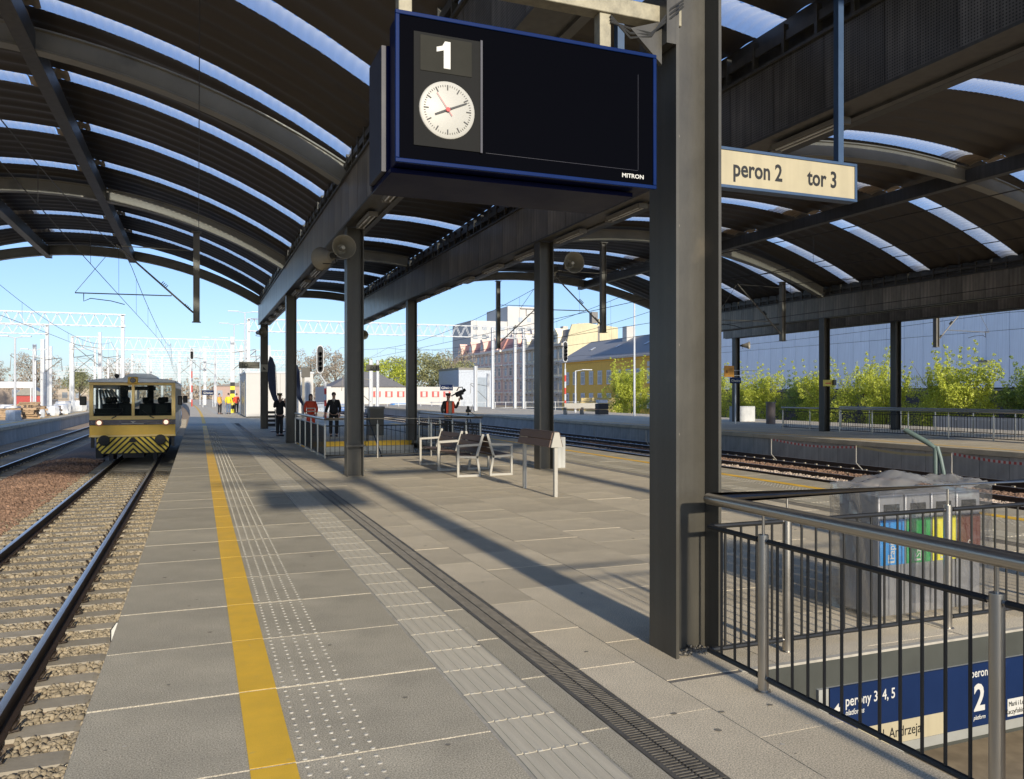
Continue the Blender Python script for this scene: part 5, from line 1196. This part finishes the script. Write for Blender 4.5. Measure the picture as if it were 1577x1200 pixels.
for x, y, kd, s, lab in SP:
    t = thing('shrub', lab, 'shrub', (x, y, -1.25), rs.uniform(0, 6), group='spring green shrubs beyond the opposite platform'); t.scale = (s, s, s)
    part('crown', shr[kd][0], None, t); part('trunk', shr[kd][1], None, t)
def crown_fn(H, W, seed):
    r = np.random.RandomState(seed); C = np.array([(W*.5*r.uniform(-.8, .8), W*.5*r.uniform(-.8, .8), H*r.uniform(.4, .92), W*r.uniform(.10, .2)) for _ in range(30)])
    def f(rs_, n):
        i = rs_.choice(len(C), n); d = rs_.normal(size=(n, 3)); d /= np.linalg.norm(d, axis=1)[:, None]; d *= rs_.uniform(.2, 1, (n, 1))**.5; return C[i, :3]+d*C[i, 3:4]
    return f
big = [(leaf_mesh('crown', 5000, crown_fn(10, 9, 11), .16, MT['leafpale'], 5), trunk_mesh(10, 9, 3, 9, .25).mesh('trunk', MT['bark'])), (leaf_mesh('crown', 4200, crown_fn(11, 8, 12), .13, MT['twig'], 6), trunk_mesh(11, 8, 4, 12, .22).mesh('trunk', MT['bark'])), (leaf_mesh('crown', 6000, crown_fn(9, 9, 13), .16, MT['leaf'], 7), trunk_mesh(9, 9, 5, 9, .25).mesh('trunk', MT['bark']))]
for x, y, kd, s, lab in [(37, 165, 2, 1.15, 'bright green tree behind the low white house, left one'), (45, 175, 0, 1.3, 'pale budding tree above the low white house'), (52, 172, 0, 1.2, 'pale budding tree right of the third right column'), (60, 190, 1, 1.3, 'bare tree left of the pink tenement'), (27, 170, 1, 1.2, 'bare tree left of the second left column'), (21, 165, 1, 1.1, 'bare tree behind the signal post'), (66, 215, 1, 1.2, 'bare tree beside the pink tenement'), (-36, 220, 1, 1.2, 'bare brown tree on the left horizon, left one'), (-28, 230, 0, 1.0, 'pale tree on the left horizon beside the rail car'), (-50, 240, 1, 1.1, 'bare brown tree at the far left horizon'), (-64, 235, 1, 1.2, 'bare tree at the left edge of the horizon'), (-20, 250, 1, 1.2, 'bare tree on the horizon above the rail car')]:
    t = thing('tree', lab, 'tree', (x, y, -1.25), rs.uniform(0, 6), group='trees on the horizon'); t.scale = (s, s, s); part('crown', big[kd][0], None, t); part('trunk', big[kd][1], None, t)
hz = M(); 
hzf = lambda r_, n: np.stack([r_.uniform(-260, 140, n), r_.uniform(330, 420, n), r_.uniform(-1, 1, n)**2*9*r_.uniform(.3, 1, n)], 1)
o = bpy.data.objects.new('distant_woods', leaf_mesh('distant_woods', 26000, hzf, .7, MT['twig'], 9)); COL.objects.link(o); tag(o, 'low brown band of leafless woods along the horizon', 'woods', kind='stuff')

# ------------------------------------------------------------------ buildings
def wins(parent, X, ys, zs, w_, h_, fr_m, depth=.12, pane=True):
    fm = M(); fm.box(-depth, 0, -w_/2-.12, w_/2+.12, -.15, h_+.18); fme = fm.mesh('window', fr_m, False)
    pm_ = M()
    for a, b in ((-w_/2+.06, -.04), (.04, w_/2-.06)): pm_.box(-depth-.02, -depth-.002, a, b, .06, h_*.62); pm_.box(-depth-.02, -depth-.002, a, b, h_*.68, h_-.04)
    pme = pm_.mesh('pane', MT['pane'], False)
    for z in zs:
        for y in ys:
            o = part('window', fme, None, parent, (X, y, z)); part('pane', pme, None, o)
def tenement(lab, y0, y1, X, H, wall, trim, roofm, ncol, floors, depth=14, accents=None):
    t = thing('tenement_house', lab, 'building', (X, y0, -1.5)); L_ = y1-y0; fh = H/floors
    part('wall', M().box(0, depth, 0, L_, 0, H), wall, t)
    m = M()
    for f_ in range(1, floors+1): m.box(-.35, 0, -.05, L_+.05, f_*fh-.25, f_*fh+.12)
    m.box(-.7, 0, -.1, L_+.1, H-.1, H+.45); part('cornice', m, trim, t)
    part('roof', M().prism([(0, H+.45), (1.6, H+3.6), (depth-1.5, H+3.9), (depth, H+.45)], 0, L_, 'y'), roofm, t, smooth=False)
    ys = [L_*(i+.5)/ncol for i in range(ncol)]
    wins(t, 0, ys, [f_*fh+fh*.22 for f_ in range(floors)], 1.5, fh*.55, trim)
    m = M()
    for y in ys:
        for f_ in range(floors): 
            z = f_*fh+fh*.84; m.prism([(y-1.15, z), (y+1.15, z), (y, z+.55)], -.30, -.02, 'x')
        m.box(-.18, 0, y+L_/ncol/2-.18, y+L_/ncol/2+.18, 0, H)
    part('stucco_ornament', m, trim, t)
    for i, y in enumerate(ys):
        if i % 3 == 1: 
            g = part('dormer', M().prism([(y-1.7, H+.45), (y+1.7, H+.45), (y+1.5, H+2.4), (y, H+4.0), (y-1.5, H+2.4)], -.2, 2.2, 'x'), wall, t); part('dormer_window', M().box(-.26, -.201, y-.6, y+.6, H+.9, H+2.4), MT['pane'], g)
    for i in range(3): part('chimney', M().box(5, 6.2, L_*(i+.4)/3, L_*(i+.4)/3+1.6, H+3, H+5.2), trim, t)
    return t
pinkw = mat('pink_plaster', (.84, .58, .47), .8, var=.12, streak=.1); pinkt = mat('pale_stucco', (.90, .80, .68), .8, var=.1); redr = mat('red_roof', (.48, .24, .20), .7, var=.15); greyw = mat('grey_plaster', (.88, .80, .60), .8, var=.12); greyt = mat('grey_stucco', (.58, .52, .43), .8, var=.15); darkr = mat('dark_roof', (.20, .19, .18), .7)
tenement('ornate pink tenement with red mansard roof and gabled dormers', 199, 237, 75, 14.5, pinkw, pinkt, redr, 11, 4)
tenement('ornate pink tenement wing nearer the grey house', 184.5, 198.8, 75.4, 14.5, pinkw, pinkt, redr, 4, 4)
tenement('ornate grey and cream tenement between the pink house and blind yellow wall', 160.2, 184.3, 75, 14.0, greyw, greyt, darkr, 8, 4)
t = thing('blind_gable_wall', 'tall blank yellow gable wall rising above the ochre house', 'building', (75, 159.9, -1.5)); part('wall', M().prism([(0, 0), (0, 13), (.8, 16.5), (1.6, 18.6), (5.5, 19), (8, 18.6), (8.2, 20), (9.4, 20), (9.4, 18.6), (13, 18.2), (13, 0)], -.4, 0, 'y'), mat('yellow_plaster', (.60, .53, .34), .8, var=.12, scale=.4, streak=.08), t, smooth=False); part('chimney', M().box(6.5, 8.0, -.3, 1, 19.01, 21.5), darkr, t)
part('soot_stripe', M().box(7.9, 8.4, -.42, -.4, 12, 18.4), darkr, t)
t = thing('ochre_house', 'long two-storey ochre house with white windows and grey slate roof', 'building', (60, 88, -1.5)); och2 = mat('ochre_plaster', (.78, .48, .09), .8, var=.1, streak=.06)
part('wall', M().box(0, 12, 0, 41, 0, 8.9), och2, t); part('roof', M().prism([(-.6, 8.9), (6, 12.6), (12.6, 8.9)], -.6, 41.5, 'y'), mat('slate', (.26, .255, .25), .6, var=.12), t, smooth=False); part('string_course', M().box(-.12, 0, 0, 12, 7.2, 7.9).box(-.5, 0, 0, 41, 8.7, 8.95), MT['whitewall'], t)
wins(t, 0, [2.2+3.05*i for i in range(13)], [1.3, 4.9], 1.15, 1.9, MT['white'])
for i in range(4): part('roof_window', M().box(-.5, .5, -.35, .35, -.03, .03), MT['white'], t, (2.9, 8+9*i, 10.95), (0, -R(29), 0))
for i in range(2): part('chimney', M().box(4.5, 6, 12+14*i, 13.4+14*i, 11, 14.2), MT['whitewall'], t)
t = thing('apartment_block', 'plain white high apartment block rising behind the tenements', 'building', (82, 246, -1.5)); part('wall', M().box(0, 12.5, 0, 20, 0, 27), MT['whitewall'], t); part('stair_tower', M().box(12.5, 29, -.5, 20, 0, 32), MT['whitewall'], t)
apw = M().box(-.8, .8, -.06, 0, 0, 1.5).mesh('window', MT['pane'], False)
for i in range(9):
    for z_ in (19, 22, 25, 28): 
        if z_ < 26 or i > 4: part('window', apw, None, t, (1.5+3.1*i, -.0 if i < 4 else -.5, z_-1))
t = thing('low_white_house', 'low white house with red-framed windows and hipped dark roof', 'building', (20, 138, -1.5)); part('wall', M().box(0, 24, 0, 12, 0, 4.5), MT['whitewall'], t); part('roof', M().add([(1, -.4, 4.5), (14, -.4, 4.5), (14, 12, 4.5), (1, 12, 4.5), (6, 5, 7.2), (9.5, 5, 7.2)], [(0, 1, 5, 4), (1, 2, 5), (2, 3, 4, 5), (3, 0, 4), (3, 2, 1, 0)]), darkr, t, smooth=False)
for i in range(7):
    w_ = part('window', M().box(8.2+2.1*i, 9.5+2.1*i, -.10, 0, 2.7, 3.7), mat('shutter_red', (.50, .09, .08), .6), t); part('pane', M().box(8.55+2.1*i, 9.15+2.1*i, -.14, -.101, 2.75, 3.65), MT['whitewall'], w_)
t = thing('grey_warehouse', 'pale grey flat-roofed warehouse left of the pink tenement', 'building', (47.5, 150, -1.5)); part('wall', M().box(0, 7, 0, 14, 0, 8.0), mat('warehouse_grey', (.46, .50, .55), .6), t); part('roof_edge', M().box(-.1, 7.1, -.1, 14.1, 8.0, 8.4), MT['galv'], t); part('door', M().box(3.8, 6.2, -.08, 0, 0, 6.5), mat('wdoor', (.30, .35, .40), .6), t)
t = thing('red_hut', 'small red hut with pale roof on the left horizon', 'building', (-27.5, 150, -1.5)); part('wall', M().box(0, 4, 0, 5, 0, 3), mat('hut_red', (.40, .06, .05), .7), t); part('roof', M().prism([(-.3, 3), (2, 4.6), (4.3, 3)], -.3, 5.3, 'y'), MT['galv'], t, smooth=False)
for i, (x, y, W, h, c) in enumerate([(-75, 260, 30, 6, (.35, .28, .22)), (-40, 280, 22, 5, (.45, .38, .3)), (5, 300, 26, 6, (.42, .30, .25))]):
    t = thing('warehouse', ['brown low warehouse at the far left horizon', 'pale low warehouse on the horizon left of the rail car', 'low brick warehouse on the horizon beyond the gantries'][i], 'building', (x, y, -1.5)); part('wall', M().box(0, W, 0, 10, 0, h), mat('wh', c, .8), t); part('roof', M().prism([(-.4, h), (W/2, h+2), (W+.4, h)], -.3, 10.3, 'y'), darkr, t, smooth=False)
    for j in range(6): part('window', M().box(W*(j+.3)/6, W*(j+.7)/6, -.08, 0, h*.4, h*.75), MT['pane'], t)
# blue hall
t = thing('blue_hall', 'huge windowless hall clad in blue grey panels beyond the shrubs', 'building', (60, 18, -1.25)); part('core', M().box(.1, 30, 0, 74, 0, 19), MT['fascia'], t)
hp = M().box(0, .1, .02, 2.02, 3.5, 19.1).mesh('cladding_panel', MT['hall'], False)
for k in range(36): part('cladding_panel', hp, None, t, (-.002, .4+2.042*k, 0))
part('plinth', M().box(-.05, .1, 0, 74, 0, 3.2), mat('plinth_dark', (.035, .037, .04), .7), t); part('plinth_cap', M().box(-.12, .1, 0, 74, 3.22, 3.36), MT['galv'], t); part('wall_lamp', M().box(-.4, -.0, 28.6, 29.7, 5.62, 5.74), MT['galv'], t)
t = thing('white_parapet', 'low white panelled parapet beyond the rear railing of the opposite platform', 'wall', (38.6, 15, -1.25)); part('wall', M().box(0, .3, 0, 18.5, 0, 1.75), MT['whitewall'], t)
for k in range(18): part('panel', M().box(-.03, -.001, 1.0*k+.02, 1.0*k+.98, .9, 1.6), MT['whitewall'], t)
# sawn timber pile by the tenements, distant fence, blue and white cars
tp = mat('timber', (.60, .47, .22), .8, var=.2)
t = thing('timber_pile', 'long pile of yellow timber behind the opposite platform before the grey tenement', 'timber pile', (41.5, 84, -1.2))
for i in range(6): part('beam', M().box(0, 7, i*.45*0, .4, .42*i, .42*i+.38), tp, t, (rs.uniform(-.3, .3), i*.02, 0))
for i, (x, y, c, lab) in enumerate([(16.5, 118, (.45, .5, .55), 'silver parked car behind the man in the suit'), (20, 122, (.1, .2, .45), 'blue parked car before the low white house, left one'), (30, 126, (.05, .25, .6), 'bright blue van before the low white house')]):
    cm = mat('car_paint', c, .3, .2); t = thing('parked_car', lab, 'car', (x, y, -1.2), group='cars parked before the low white house')
    part('body', M().prism([(-2.1, .35), (2.1, .35), (2.1, .85), (1.5, .95), (.9, 1.45), (-1.2, 1.45), (-1.9, .95), (-2.1, .9)], -.85, .85, 'y'), cm, t, bevel=.05); part('windows', M().prism([(-1.1, .97), (1.35, .97), (.85, 1.38), (-.95, 1.38)], -.87, .87, 'y'), MT['pane'], t)
    for a in (-1.3, 1.3):
        for b in (-.8, .8): part('wheel', M().lathe([(0, -.1), (.33, -.1), (.33, .1), (0, .1)], 'y', (a, b, .33), n=14), drk, t)
t = thing('distant_fence', 'pale mesh fence running beyond the tracks before the low white house', 'fence', (10, 110, -1.2)); m = M()
fpm = M().box(0, .08, 0, .08, 0, 1.8).mesh('post', MT['white'], False)
for i in range(40): part('post', fpm, None, t, (i*1.6, 0, 0))
part('rail', M().box(0, 64, .02, .05, 1.7, 1.76).box(0, 64, .02, .05, .9, .95), MT['white'], t)


stone_field('column_debris', MT['drain'], 70, reg(2.90, 3.22, 4.46, 4.60, 1.0, False), .008, .004, .014)

# gum, spots and drips on the paving
def spots(name, mt, n, x0, x1, y0, y1, r0, r1, seed):
    r_ = random.Random(seed); m = M()
    for i in range(n):
        x, y = r_.uniform(x0, x1), y0+(y1-y0)*r_.random()**1.4; q = r_.uniform(r0, r1); z = .0024+.00001*(i % 40); a0 = r_.uniform(0, 6)
        if any(h[0]-.1 < x < h[1]+.1 and h[2] < y < h[3]+.1 for h in HOLES): continue
        k = 9; m.add([(x+q*math.cos(a0+2*PI*j/k)*r_.uniform(.6, 1.15), y+q*math.sin(a0+2*PI*j/k)*r_.uniform(.6, 1.15), z) for j in range(k)], [tuple(range(k))])
    part(name, m, mt, plat, kind='stuff')
spots('gum_spots', mat('gum_dark', (.20, .18, .14), .8), 260, -.5, 9, 3, 24, .008, .022, 1)
spots('gum_spots', mat('gum_pale', (.52, .48, .39), .8), 150, -.5, 9, 3, 20, .006, .016, 2)
